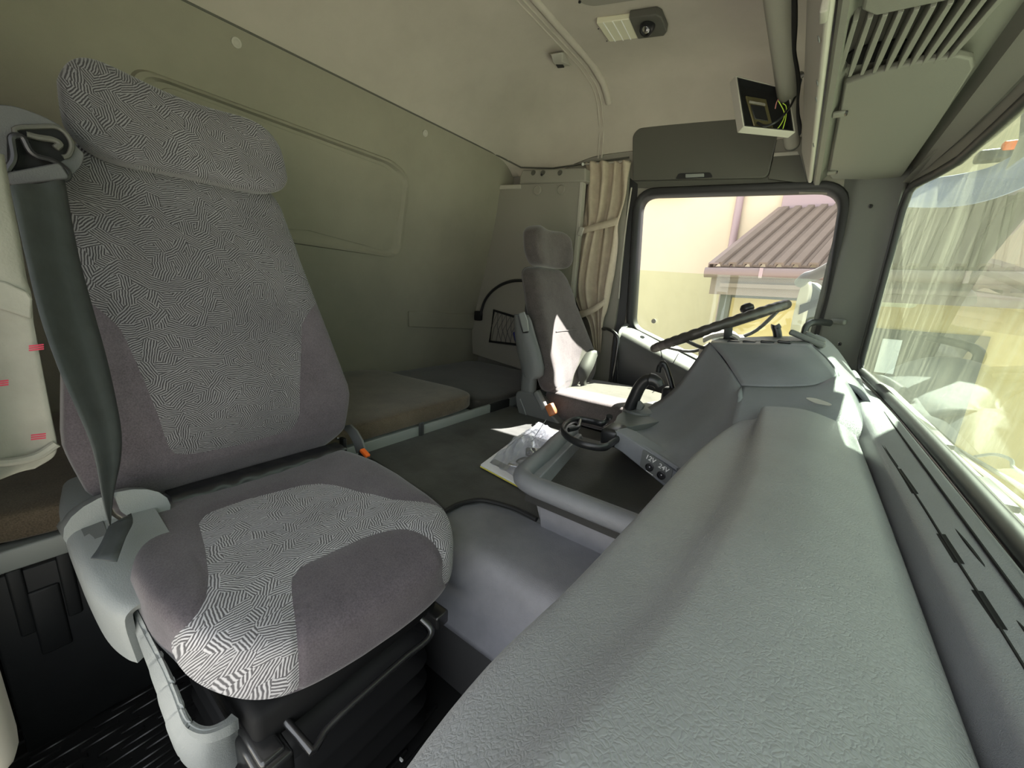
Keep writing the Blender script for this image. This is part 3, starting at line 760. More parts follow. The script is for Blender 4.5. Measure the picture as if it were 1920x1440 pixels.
# valley and defroster shelf against the glass
rows = []
for y in [-.06, .1, .3, .5, .7, .9, 1.0, 1.08, 1.2, 1.4, 1.6, 1.8, 1.96, 2.04]:
    g = .124 + .004 * math.sin(min(y, 1.1) * 2)
    if y > 1.1: g = interp([(1.1, .124), (1.3, .128), (1.6, .14), (2.04, .15)], y)
    h = interp([(0, 0), (.9, .0), (1.08, .004), (1.3, .012), (1.5, .03), (1.75, .03), (2.04, .0)], y)
    z2 = interp([(0, 0), (1.2, .0), (1.9, -.016), (2.04, -.02)], y)
    rows.append([V((g - .012, y, .682 + h)), V((g + .001, y, .684 + h)), V((g + .005, y, .694 + h)), V((g + .010, y, .713 + h)), V((g + .015, y, .7225 + h)), V((g + .030, y, .727 + h * .8)), V((.178, y, .731 + h * .3 + z2)), V((.196, y, .732 + z2)), V((.206, y, .722 + z2))])
MB().slab(crgrid(rows, 5, 5), -.012).build('defroster_shelf', M['dash_smooth'], dash, angle=180)
# dark outlet slots and the seam line along the shelf
def slot(y, up=.0004):
    off = interp([(.30, .033), (.38, .032), (.61, .028), (.92, .021), (1.0, .019)], y)
    return V((.124 + .004 * math.sin(y * 2) + off, y, interp([(.010, .713), (.015, .7225), (.030, .727), (.045, .7285)], off) + up))
for y0, y1, w in ((.92, .80, .0018), (.79, .69, .0030), (.575, .515, .0032), (.47, .42, .0032)):
    o = MB().slab([[slot(y) - V((w, 0, .001)), slot(y) + V((w, 0, .001))] for y in [y0 + (y1 - y0) * k / 8 for k in range(9)]], .004, V((0, 0, 1)))
    o.build('air_slot', M['black_matt'], dash, smooth=False)
MB().tube([slot(.2 + .76 * k / 40, -.0004) for k in range(41)], .0014, 6).build('outlet_line', M['black_matt'], dash)
for y0, y1 in ((.60, .50), (.44, .39)):
    MB().tube([V((.170 + .004 * (y0 - y) / (y0 - y1), y, .7292)) for y in [y0 + (y1 - y0) * k / 6 for k in range(7)]], [.0003, .0012, .0018, .002, .0018, .0012, .0003], 6).build('demist_slot', M['black_matt'], dash)
MB().tube([V((.181, y, .7322)) for y in [0, .3, .6, .9, 1.2]], .0016, 6).build('shelf_seam', M['black_matt'], dash)
# shelf between fascia and cowl, lower part of the cowl
rows = [[P(1372, 800, y=1.0), P(1440, 800, y=1.03), P(1530, 815, y=1.03), P(1600, 840, y=1.02), V((.135, 1.0, .70))],
        [P(1378, 765, y=1.08), P(1440, 768, y=1.08), P(1530, 768, y=1.09), P(1610, 790, y=1.09), V((.14, 1.07, .708))],
        [P(1385, 738, y=1.15), P(1445, 745, y=1.14), P(1528, 745, y=1.15), P(1600, 755, y=1.16), V((.145, 1.18, .718))],
        [P(1391, 723, y=1.20), P(1450, 725, y=1.20), P(1525, 722, y=1.215), P(1576, 706, y=1.27), V((.150, 1.33, .735))]]
MB().slab(crgrid(rows, 5, 5), -.012).build('centre_shelf', M['dash_smooth'], dash, angle=180)
# cowl side facing the passenger
rows = [[P(1391, 723, y=1.20), P(1450, 725, y=1.20), P(1525, 722, y=1.215), P(1571, 706, y=1.27)],
        [P(1376, 700, y=1.235), P(1434, 700, y=1.23), P(1508, 700, y=1.24), P(1562, 690, y=1.31)],
        [P(1356, 668, y=1.30), P(1415, 670, y=1.29), P(1480, 670, y=1.295), P(1545, 669, y=1.36)],
        [P(1338, 648, y=1.35), P(1398, 650, y=1.35), P(1462, 651, y=1.36), P(1527, 653, y=1.40)],
        [P(1333, 642, y=1.37), P(1396, 644, y=1.375), P(1460, 645, y=1.385), P(1522, 647, y=1.42)],
        [P(1335, 639, y=1.43), P(1397, 640, y=1.44), P(1460, 641, y=1.45), P(1518, 643, y=1.48)]]
MB().slab(crgrid(rows, 5, 5), -.012).build('instrument_cowl', M['dash_smooth'], dash, angle=180)
# cowl shoulder against the windscreen
rows = []
for L_, R_ in [((1571, 706, 1.27), (1636, 760, 1.28)), ((1568, 692, 1.31), (1622, 733, 1.62)), ((1552, 672, 1.36), (1604, 706, 1.80)), ((1532, 654, 1.40), (1580, 668, 1.88)), ((1524, 646, 1.43), (1556, 641, 1.9)), ((1516, 640, 1.50), (1534, 630, 1.92))]:
    a, b = P(*L_[:2], y=L_[2]), P(*R_[:2], y=R_[2])
    rows.append([a, lerp(a, b, .12) + V((0, 0, -.008)), lerp(a, b, .3) + V((0, 0, .004)), lerp(a, b, .65) + V((0, 0, .012)), b, b + V((.01, 0, -.03))])
MB().slab(crgrid(rows, 4, 5), -.012).build('cowl_shoulder', M['dash_smooth'], dash, angle=180)
# switch row and top plate of the binnacle
rows = [[P(1335, 639, y=1.43), P(1397, 640, y=1.44), P(1460, 641, y=1.45), P(1518, 641, y=1.48)], [V((-.235, 1.62, .825)), V((-.14, 1.66, .84)), V((-.06, 1.7, .85)), V((.04, 1.74, .853))], [V((-.25, 1.78, .79)), V((-.14, 1.86, .80)), V((-.06, 1.9, .80)), V((.06, 1.95, .80))]]
MB().slab(crgrid(rows, 5, 5), -.012).build('binnacle_top', M['seatgrey'], dash, angle=180)
for u in (1375, 1404, 1438, 1470):
    p = P(u, 643, y=1.41); MB().rbox(p + V((0, .01, .003)), (.034, .035, .008), .003).build('rocker_switch', M['black'], dash)
MB().rbox(P(1513, 635, y=1.5), (.10, .05, .016), .006, Matrix.Rotation(math.radians(20), 3, 'Y')).rbox(P(1528, 633, y=1.56), (.06, .07, .014), .005, Matrix.Rotation(math.radians(25), 3, 'Y')).build('corner_vent', M['seatgrey'], dash)
# centre stack: left flank running from the cowl down to the console nose
rows = [[P(1330, 641, y=1.375), P(1350, 667, y=1.31), P(1374, 699, y=1.24), P(1390, 724, y=1.20), P(1384, 742, y=1.15)],
        [P(1306, 672, y=1.35), P(1333, 705, y=1.27), P(1358, 732, y=1.19), P(1376, 752, y=1.13), P(1380, 772, y=1.07)],
        [P(1275, 716, y=1.31), P(1302, 752, y=1.22), P(1330, 778, y=1.12), P(1358, 796, y=1.05), P(1370, 812, y=1.00)],
        [P(1240, 748, y=1.28), P(1264, 785, y=1.17), P(1292, 815, y=1.06), P(1325, 838, y=1.00), P(1350, 850, y=.96)],
        [P(1205, 768, y=1.24), P(1222, 802, y=1.13), P(1250, 838, y=1.02), P(1285, 862, y=.97), P(1320, 880, y=.93)],
        [P(1172, 780, y=1.19), P(1184, 803, y=1.09), P(1208, 828, y=1.00), P(1245, 855, y=.965), P(1290, 886, y=.93)],
        [P(1152, 790, y=1.15), P(1156, 799, y=1.08), P(1172, 810, y=1.0), P(1220, 842, y=.962), P(1272, 876, y=.935)],
        [P(1149, 800, y=1.14), P(1152, 806, y=1.08), P(1168, 815, y=.99), P(1216, 847, y=.958), P(1268, 881, y=.93)]]
MB().slab(crgrid(rows, 5, 5), .012).build('centre_stack', M['dash_smooth'], dash, angle=180)
# nose deck where the selector stands
dk = [P(u, v, z=.600) for u, v in [(1150, 797), (1158, 778), (1186, 760), (1226, 752), (1262, 752), (1240, 790), (1180, 800)]]
MB().prism(rnd(dk, .02, 5), (0, 0, -.06)).build('console_deck', M['seatgrey'], dash, bevel=.008, seg=3)
# upright side with the two sockets
NF = V((-.10, -.99, .05)).normalized()
q0 = P(1220, 868, y=.952)
sp_ = [PP(u, v, q0, NF) for u, v in [(1148, 806), (1166, 813), (1216, 845), (1270, 882), (1340, 930), (1300, 960), (1236, 905), (1168, 850), (1150, 838)]]
sidep = MB().prism(sp_, (0.02, .05, 0)).build('socket_panel', M['dash_smooth'], dash, bevel=.003)
plq = [PP(u, v, q0 - V((0, .0015, 0)), NF) for u, v in [(1206, 842), (1262, 878), (1256, 912), (1200, 872)]]
plate = MB().prism(rnd(plq, .004, 3), NF * .002).build('socket_plate', M['seatgrey'], sidep)
def text_mesh(name, body, o, ex, ey, size, mat, parent, off=.0006):
    cu_ = bpy.data.curves.new(name, 'FONT'); cu_.body = body; cu_.size = 1; cu_.extrude = .004; cu_.offset = .018
    ob = bpy.data.objects.new(name, cu_); COL.objects.link(ob)
    me = bpy.data.meshes.new_from_object(ob.evaluated_get(bpy.context.evaluated_depsgraph_get()))
    COL.objects.unlink(ob); bpy.data.objects.remove(ob); bpy.data.curves.remove(cu_)
    ex, ey = V(ex).normalized(), V(ey); ey = (ey - ex * ey.dot(ex)).normalized(); ez = ex.cross(ey)
    mb = MB(); mb.add([V(o) + (ex * v.co.x + ey * v.co.y) * size + ez * (off + v.co.z * size) for v in me.vertices], [tuple(p.vertices) for p in me.polygons])
    bpy.data.meshes.remove(me)
    return mb.build(name, mat, parent, smooth=False)
q1 = q0 - V((0, .004, 0))
for body, u, v in (('12V', 1209.5, 858), ('24V', 1233.5, 875)):
    o = PP(u, v, q1, NF); ex = PP(u + 14, v + 9, q1, NF) - o
    text_mesh('voltage_mark', body, o, ex, V((0, 0, 1)), .0168, M['white'], plate)
for u, v in ((1218, 876), (1240, 891)):
    c = PP(u, v, q0 - V((0, .003, 0)), NF)
    so_ = MB().lathe([(.0105, 0), (.0105, .003), (.0088, .0034), (.008, .0012), (.001, .0012)], c, NF, 24).build('power_socket', M['black'], plate)
    MB().lathe([(.0022, .001), (.0022, .0022), (.001, .0025)], c, NF, 12).build('contact_pin', M['chrome'], so_)
a, b = PP(1211, 882, q1, NF), PP(1224, 891, q1, NF)
MB().tube([a, b], .0011, 6).build('socket_dash_mark', M['white'], plate)
# folding cup holder
ch = [(1168, 822, .978, .568), (1160, 838, .955, .556)]
zc = .585
pA = [P(1166, 806, y=.985) + V((0, -.008, -.02))] + [P(u, v, z=zc) for u, v in [(1148, 830), (1136, 838), (1118, 838), (1090, 832), (1066, 820), (1055, 806), (1064, 793), (1085, 786), (1112, 790), (1130, 794), (1139, 787)]] + [P(1143, 780, y=1.10)]
cup = MB().tube(cr(pA, 5), .0068, 10, flat=1.5).build('cup_holder', M['black'], dash)
MB().tube(cr([P(u, v, z=zc) for u, v in [(1088, 788), (1086, 796), (1083, 802), (1066, 806)]], 4), .0055, 8, flat=1.3).build('holder_divider', M['black'], cup)
MB().rbox(P(1151, 815, y=1.0), (.05, .08, .05), .012).build('holder_bracket', M['black'], cup)
# oddments tray with padded rim, open to the driver's side
rim = cr([V((-0.109, 0.694, 0.5278)), V((-0.240, 0.692, 0.5278)), V((-0.360, 0.691, 0.5289)), V((-0.425, 0.693, 0.5289)), V((-0.463, 0.710, 0.5300)), V((-0.478, 0.756, 0.5300)), V((-0.494, 0.864, 0.5300)), V((-0.516, 0.960, 0.5300)), V((-0.531, 1.053, 0.5278)), V((-.535, 1.09, .525))], 6)
MB().tube(rim, .0225, 14).build('tray_rim', M['dash_smooth'], dash, angle=180)
MB().hexa([V((-.455, .715, .47)), V((-.08, .715, .47)), V((-.08, 1.14, .47)), V((-.52, 1.14, .47))], [V((-.455, .715, .497)), V((-.08, .715, .497)), V((-.08, 1.14, .497)), V((-.52, 1.14, .497))]).build('tray_mat', M['traymat'], dash)
MB().hexa([V((-.415, .735, .38)), V((-.08, .735, .38)), V((-.08, .76, .38)), V((-.415, .76, .38))], [V((-.425, .715, .53)), V((-.08, .715, .53)), V((-.08, .74, .53)), V((-.425, .74, .53))]).build('tray_side', M['tunnel'], dash, bevel=.003)
MB().hexa([V((-.415, .737, .40)), V((-.395, .737, .40)), V((-.45, 1.09, .40)), V((-.475, 1.09, .40))], [V((-.455, .725, .53)), V((-.43, .725, .53)), V((-.50, 1.09, .525)), V((-.53, 1.09, .525))]).build('tray_flank', M['tunnel'], dash, bevel=.003)
p = PP(1062, 982, V((-.3, .728, .43)), V((0, -1, .13))); MB().lathe([(.006, 0), (.006, .002), (.003, .003), (.002, .001)], p, (0, -1, .13), 16).build('screw', M['steel'], dash)
# body below the cowl, closing the dashboard towards the footwells
MB().rbox((.07, 1.45, .5), (.22, 1.1, .36), .04).rbox((-.12, 1.52, .55), (.22, .46, .44), .05).build('dash_body', M['black_matt'], dash)
# pale scuff on the shelf
sc = cr([P(u, v, y=1.12) + V((0, -.004, .001)) for u, v in [(1511, 747), (1530, 748), (1558, 758), (1552, 761), (1530, 757)]], 4, True)
MB().prism(sc, (0, -.001, .001)).build('scuff_mark', M['panel_light'], dash, smooth=False)
# ================================================================== ENGINE TUNNEL
tun = thing('engine_tunnel', 'low engine cover between the seats topped with a dark rubber mat', 'engine cover', (-.6, .95, .0))
TZ = .420
mat_out = [V((-1.066, .68, TZ)), V((-.70, .64, TZ)), P(838, 957, z=TZ), P(870, 942, z=TZ), P(905, 938, z=TZ), P(955, 950, z=TZ), P(1008, 974, z=TZ), V((-.30, .74, TZ)), V((-.30, 1.42, TZ)), V((-1.066, 1.47, TZ))]
MB().prism(mat_out, (0, 0, -.05)).build('tunnel_mat', M['mat'], tun, bevel=.006, seg=3)
edge = cr([P(832, 962, z=TZ + .002), P(850, 950, z=TZ + .002), P(872, 942, z=TZ + .002), P(905, 938, z=TZ + .002), P(955, 950, z=TZ + .002), P(985, 963, z=TZ + .002), P(1006, 974, z=TZ + .002)], 5)
MB().tube(edge, .006, 8).build('mat_lip', M['rubber'], tun)
# grey moulded step in front of the mat
yN = .545
sec = []
for x in [-.80, -.72, -.64, -.55, -.45, -.36, -.28, -.20, -.12]:
    d = 0
    sec.append([V((x, .80, .410)), V((x, .68, .411)), V((x, .60 + d, .409)), V((x, .568 + d, .399)), V((x, .553 + d, .376)), V((x, yN + d, .33)), V((x, yN - .006 + d, .26)), V((x, yN - .012 + d, .205))])
MB().slab(crgrid(sec, 4, 3), -.02).build('tunnel_step', M['tunnel'], tun, angle=180)
MB().rbox((-.45, .79, .105), (.74, .46, .20), .006).rbox((-.68, 1.07, .19), (.74, .76, .36), .02).build('tunnel_body', M['tunnel_dk'], tun)
# ================================================================== FLOOR COVER
fm = MB()
fm.box((-.62, .5, .004), (1.3, 1.25, .008))
random.seed(5)
for i in range(46):
    x = -1.26 + i * .0185
    y = -.09 + (.03 if i % 2 else 0)
    while y < .42:
        L = random.choice([.09, .12, .07])
        if not (-1.0 < x < -.55 and y > .14):
            fm.rbox((x, y + L / 2, .010), (.0075, L, .007), .002, None, 1)
        y += L + random.choice([.02, .045])
tag(fm.build('floor_mat', M['floormat']), 'black ribbed rubber mat on the floor beside the near seat', 'floor mat')
drip = MB()
cr_dust = [P(u, v, z=.012) for u, v in [(752, 1352), (760, 1372), (742, 1382), (736, 1400), (752, 1424), (768, 1344), (725, 1385), (500, 1400)]]
for k, p in enumerate(cr_dust): drip.rbox(p, (.007 + .004 * (k % 3), .006, .003), .002, None, 1)
tag(drip.build('white_crumbs', M['white']), 'white specks of dried dirt on the dark floor below the dashboard', 'crumbs', kind='stuff')
# ================================================================== BUNK
bed = thing('bunk', 'low bunk frame with grey steel front rail along the rear wall', 'bunk', (-1.4, 1.0, .0))  # bunk frame and cushions scaled outwards about the camera, baked into these coordinates
MB().rbox((-1.058, 1.0, .434), (.016, 2.1, .042), .004).build('front_rail', M['rail'], bed)
MB().rbox((-1.072, .54, .449), (.03, 1.3, .012), .003).build('rail_lip', M['rail'], bed)
MB().rbox((-1.42, 1.0, .405), (.70, 2.12, .03), .004).build('bed_board', M['black_matt'], bed)
MB().rbox((-1.078, .99, .205), (.02, 2.1, .39), .004).build('storage_front', M['floor'], bed)
for u, v in ((40, 1130), (95, 1160), (130, 1095)):
    p = P(u, v, x=-1.066); MB().rbox(p, (.008, .02 + .02 * (u == 95), .14), .004).build('storage_rib', M['floor'], bed)
p = P(790, 805, x=-1.047); MB().rbox(p + V((0, 0, 0)), (.008, .022, .055), .003).build('bed_strap', M['belt'], bed)
def mattress(name, label, x0, x1, y0, y1, z0, z1, mat, seams):
    rows = []
    N, K = 28, 20
    def fn(s, t, h):
        x = lerp(x0, x1, (s + 1) / 2); y = lerp(y0, y1, (t + 1) / 2)
        q = .006 * sum(math.exp(-((y - a) / .014) ** 2) for a in seams) + .004 * math.exp(-((x - lerp(x0, x1, .45)) / .014) ** 2)
        zt = z1 - q + .004 * math.sin(x * 9 + y * 5)
        return V((min(x, x1), y, lerp(z0, zt, (h + 1) / 2)))
    mb = pillow(fn, 64, 80, .25, .2)
    o = mb.build(name, mat, None, angle=180); tag(o, label, 'mattress', 'bunk cushions'); return o
mattress('bunk_cushion', 'raised brown velour bunk cushion beside the near seat', -1.76, -1.045, -.09, 1.235, .456, .523, M['bedbrown'], [.35, .72])
mattress('bunk_cushion', 'lower dark velour bunk cushion in the far corner behind the driver seat', -1.78, -1.06, 1.245, 1.975, .422, .484, M['beddark'], [1.45, 1.75])
MB().rbox((-1.052, 1.38, .435), (.01, .14, .045), .003).build('cushion_edge', M['black_matt'], bed)
# vent ribs on the bunk base beside the driver's seat
for k in range(4):
    p = P(945 + k * 9, 790 + k * 1, y=1.42)
    MB().rbox((-1.06, 1.46 + k * .022, .41), (.012, .010, .045), .003).build('vent_rib', M['seatgrey'], bed)
# ================================================================== FAR SIDE CUPBOARD
lk = thing('side_cupboard', 'beige panel of a tall cupboard in far rear corner with two round caps', 'cupboard', (-1.4, 2.0, .5))
YL = 1.985
pts = [P(u, v, y=YL) for u, v in [(931, 347), (976, 345), (978, 343), (1091, 338), (1086, 400), (1080, 470), (1072, 560), (1060, 720)]] + [V((-1.77, YL, .52))] + [P(u, v, y=YL) for u, v in [(884, 610), (898, 520), (910, 430), (919, 375), (925, 352)]]
MB().prism(pts, (0, .06, 0)).build('cupboard_panel', M['panel_grey'], lk, bevel=.006, seg=3)
MB().slab([[P(1093, 332, y=YL - .004), P(1088, 332, y=YL - .004)], [P(1087, 420, y=YL - .004), P(1081, 420, y=YL - .004)], [P(1078, 520, y=YL - .004), P(1071, 520, y=YL - .004)], [P(1062, 690, y=YL - .004), P(1056, 690, y=YL - .004)]], -.04).build('edge_strip', M['panel_light'], lk, bevel=.002)
MB().prism([P(932, 347, y=YL - .006), P(976, 346, y=YL - .006), P(976, 354, y=YL - .006), P(931, 355, y=YL - .006)], (0, .03, 0)).build('top_ledge', M['panel_light'], lk, bevel=.003)
for u, v in ((1008, 357), (1052, 356)):
    MB().lathe([(.025, -.001), (.025, .004), (.021, .007), (.020, .003), (.001, .003)], P(u, v, y=YL), (0, -1, 0), 28).build('round_cap', M['panel_grey'], lk)
hd_ = MB()
hd_.prism([P(u, v, y=YL - .012) for u, v in [(974, 332), (980, 318), (1098, 314), (1098, 340), (974, 345)]], (0, .07, 0))
hb = hd_.build('header_moulding', M['panel_grey'], lk, bevel=.008, seg=3)
for u in (1000, 1018, 1050):
    p = P(u, 324, y=YL - .016); MB().lathe([(.014, 0), (.013, .004), (.001, .004)], p, (0, -1, .2), 20).build('moulding_recess', M['flap'], hb)
MB().lathe([(.006, 0), (.006, .006), (.001, .006)], P(1016, 328, y=YL - .02), (0, -1, 0), 14).build('plug', M['black'], hb)
# luggage net with something blue inside
net = thing('luggage_net', 'black string net pocket on the cupboard beside the driver seat', 'net pocket', (-1.4, 1.97, .7))
nq = [P(u, v, y=1.965) for u, v in [(926, 582), (1000, 605), (1000, 650), (918, 640)]]
MB().tube(nq, .008, 8, closed=True).build('net_frame', M['black_matt'], net)
nm = MB()
for i in range(1, 9):
    a, b = lerp(nq[0], nq[1], i / 9), lerp(nq[3], nq[2], min(1, i / 9 + .18)); c, d = lerp(nq[0], nq[1], i / 9), lerp(nq[3], nq[2], max(0, i / 9 - .18))
    o_ = V((0, -.025, 0))
    nm.tube([a, (a + b) / 2 + o_, b], .0014, 5); nm.tube([c, (c + d) / 2 + o_, d], .0014, 5)
tag(nm.build('net_mesh', M['black'], net), kind='stuff')
M['blue'] = pm('blue_foil', (.02, .025, .22), .25)
tag(MB().rbox(P(978, 628, y=1.955), (.11, .03, .07), .014, Matrix.Rotation(-.4, 3, 'Y')).build('blue_pouch', M['blue']), 'small dark blue shiny pouch tucked in the black luggage net', 'pouch')
# reading lamp on a flexible arm
rl = thing('reading_lamp', 'black gooseneck reading lamp clipped to the cupboard above the bunk', 'lamp', (-1.6, 1.95, .75))
MB().tube(cr([P(1000, 527, y=1.94), P(960, 527, y=1.95), P(930, 540, y=1.955), P(910, 562, y=1.96), P(900, 592, y=1.96)], 6), .009, 10).build('flexible_arm', M['black'], rl)
MB().rbox(P(897, 592, y=1.96), (.045, .04, .06), .008).build('lamp_foot', M['black_matt'], rl)
# ================================================================== DRIVER SEAT
ds = thing('cab_seat', 'far seat in brown-grey velour under the window, with armrest and sunlit back', 'seat', (-.71, 1.63, .0))
DY = 1.629  # driver seat scaled towards the camera so the sun patch lands, numbers already include it
def dback(v, s, h):
    zc = .5178 + .545 * v
    xf = interp([(0, -.812), (.2, -.828), (.45, -.879), (.75, -.936), (1, -.979)], v)
    hw = interp([(0, .20), (.12, .222), (.3, .224), (.5, .197), (.75, .168), (.92, .154), (1, .134)], v)
    bol = .045 * abs(s) ** 2.6 * interp([(0, .7), (.3, 1), (.55, .6), (1, .1)], v)
    return V((xf + bol - .11 * (1 - h) / 2, DY + .004 + s * hw, zc))
dbm = pillow(lambda s, t, h: dback((t + 1) / 2, s, h), 80, 80, .42, .24)
dp = [(985, 500), (1075, 510), (1085, 560), (1090, 600), (1072, 620), (1072, 700), (1055, 722), (1020, 735), (1012, 700), (1005, 640), (1000, 600), (985, 560)]
di, do = shade_split(dbm, dp, front, .003, 2.5)
db = do.build('backrest', M['vel2'], ds, angle=180)
di.build('insert_panel', M['vel2'], db, angle=180)
MB().tube([dback(.49, s, 1.0) for s in [-.5 + k * .1 for k in range(11)]], .003, 6).build('lumbar_seam', M['vel2'], db)
def dhead(s, t, h):
    v = (t + 1) / 2
    hw = interp([(0, .136), (.4, .162), (.75, .157), (1, .124)], v)
    z = lerp(1.062, 1.244 - .016 * (1 - s * s), v)
    x = -.95 - .033 * v + .035 * s * s - .11 * (1 - h) / 2
    return V((x, DY - .018 + s * hw, z))
pillow(dhead, 64, 48, .5, .42).build('headrest', M['vel2'], ds, angle=180)
MB().rbox((-1.0, DY + .0, .76), (.06, .30, .50), .03).build('back_shell', M['door'], ds)
def dcush(s, t, h):
    v = (t + 1) / 2
    x = lerp(-.884, -.38, v); y = DY + .02 + s * interp([(0, .204), (.5, .223), (1, .209)], v)
    top = .534 + .016 * abs(s) ** 3 - .014 * max(0, v - .7) / .3
    return V((x, y, lerp(.413, top, (h + 1) / 2)))
cm = pillow(dcush, 72, 64, .35, .3)
cm.build('seat_cushion', M['vel2'], ds, angle=180)
# fold-up armrest on the tunnel side
ar = []
for (u, v, r) in [(978, 590, .018), (980, 600, .024), (985, 630, .030), (992, 660, .034), (998, 685, .034), (999, 700, .030), (998, 708, .018)]:
    c = P(u, v, y=1.3965); ar.append([c + V((math.cos(a) * r * 1.75, math.sin(a) * .03, 0)) for a in [2 * math.pi * k / 20 for k in range(20)]])
arm = MB().rings(ar).build('armrest', M['seatgrey'], ds, angle=60)
MB().slab([[P(975, 588, y=1.3661), P(984, 585, y=1.3661)], [P(979, 603, y=1.3642), P(990, 601, y=1.3642)], [P(983, 622, y=1.3633), P(992, 620, y=1.3633)]], -.008).build('armrest_catch', M['rail'], arm)
MB().tube([P(972, 592, y=1.3680), P(976, 610, y=1.3661), P(981, 624, y=1.3652), P(990, 623, y=1.3652)], .003, 6).build('catch_gap', M['black'], arm)
# side cover with recliner hump
sc_ = [P(u, v, y=1.4013) for u, v in [(966, 742), (972, 733), (990, 734), (1008, 745), (1022, 762), (1040, 785), (1062, 812), (1054, 825), (985, 800), (970, 770)]]
MB().prism(cr(sc_, 3, True), (0, .06, 0)).build('side_cover', M['seatgrey'], ds, bevel=.008, seg=3)
MB().tube([P(975, 748, y=1.3984), P(982, 765, y=1.3984), P(987, 780, y=1.3984)], .0025, 6).build('cover_seam', M['rail'], ds)
MB().rbox((-.93, 1.425, .58), (.07, .05, .14), .02).build('hinge_cover', M['seatgrey'], ds)
M['buckle'] = pm('buckle_brown', (.30, .10, .03), .45)
br = Matrix.Rotation(math.radians(-35), 3, 'Y')
MB().rbox(P(1014, 750, y=1.3870), (.028, .03, .085), .008, br).build('buckle_stalk', M['seatgrey'], ds)
MB().rbox(P(1034, 768, y=1.3822), (.034, .03, .05), .006, br).build('buckle', M['buckle'], ds)
MB().rbox((-.63, 1.648, .36), (.49, .38, .09), .02).build('seat_pan', M['black'], ds)
bl = MB(); Rg = []
for k in range(11):
    z = .012 + .31 * k / 10; w_ = .016 * (1 if k % 2 else -1)
    Rg.append(rnd([V((-.80 - w_, 1.50 - w_, z)), V((-.47 + w_, 1.50 - w_, z)), V((-.47 + w_, 1.80 + w_, z)), V((-.80 - w_, 1.80 + w_, z))], .05, 4))
bl.rings(Rg).build('bellows', M['rubber'], ds, angle=180)
# driver's belt lying across the bolster
db_ = thing('driver_belt', 'grey belt looped slack over the window-side bolster of the far seat', 'seat belt', (-.82, 1.93, .5))
L1 = cr([P(u, v, y=y) for u, v, y in [(1096, 652, 1.80), (1082, 678, 1.70), (1077, 695, 1.66), (1080, 715, 1.66), (1087, 733, 1.68), (1104, 728, 1.74)]], 5)
R1 = cr([P(u, v, y=y) for u, v, y in [(1116, 658, 1.84), (1106, 686, 1.74), (1097, 703, 1.70), (1092, 715, 1.69), (1096, 723, 1.71), (1112, 720, 1.78)]], 5)
MB().slab([[a + V((.02, 0, 0)), b + V((.02, 0, 0))] for a, b in zip(L1, R1)], .002).build('webbing', M['belt_far'], db_, angle=180)
MB().rbox(P(1106, 724, y=1.77), (.05, .03, .03), .006).build('anchor_plate', M['rail'], db_)
# ================================================================== STEERING WHEEL
sw = thing('steering_wheel', 'dark worn steering wheel seen edge-on above the cowl with a black knob', 'steering wheel', (-.27, 1.70, .72))
a_, b_ = P(1232, 652, y=1.66), P(1474, 571, y=1.66)
ctr = (a_ + b_) / 2; ex = (b_ - a_).normalized(); Rr = (b_ - a_).length / 2
ey = V((-.05, 1, -.02)); ey = (ey - ex * ey.dot(ex)).normalized(); nrm = ex.cross(ey).normalized()
rimp = [ctr + (ex * math.cos(q) + ey * math.sin(q)) * Rr for q in [2 * math.pi * k / 120 for k in range(120)]]
rr = [.0165 + (.0016 * math.sin(k * 2.1) if 70 < k < 119 else 0) for k in range(120)]
M['wheel'] = pm('wheel_rim', (.045, .04, .036), .38, spec=.5, var=.2, vscale=30)
MB().tube(rimp, rr, 12, closed=True).build('wheel_rim', M['wheel'], sw, angle=180)
hubc = ctr - nrm * .075
for q in (.15, math.pi - .15, 1.5 * math.pi - .35, 1.5 * math.pi + .35):
    e_ = ctr + (ex * math.cos(q) + ey * math.sin(q)) * (Rr - .008)
    MB().tube(cr([e_, lerp(e_, hubc, .45) - nrm * .02, hubc + (e_ - hubc) * .2], 4), .013, 8, flat=.5).build('spoke', M['seatgrey'], sw)
MB().lathe([(.075, -.02), (.085, 0), (.075, .022), (.04, .03), (.002, .031)], hubc, nrm, 32).build('horn_pad', M['panel_light'], sw)
MB().tube([hubc - nrm * .02, hubc - nrm * .2 + V((.05, 0, -.05))], [.05, .045], 20).build('column_shroud', M['seatgrey'], sw)
kn = P(1400, 580, y=1.55)
kb = MB().lathe([(.002, -.02), (.014, -.018), (.021, -.006), (.021, .004), (.014, .014), (.002, .017)], kn + V((0, 0, .004)), nrm, 20).build('steering_knob', M['black'], sw)
MB().tube([kn, kn - nrm * .035], .006, 8).build('knob_stem', M['steel'], kb)
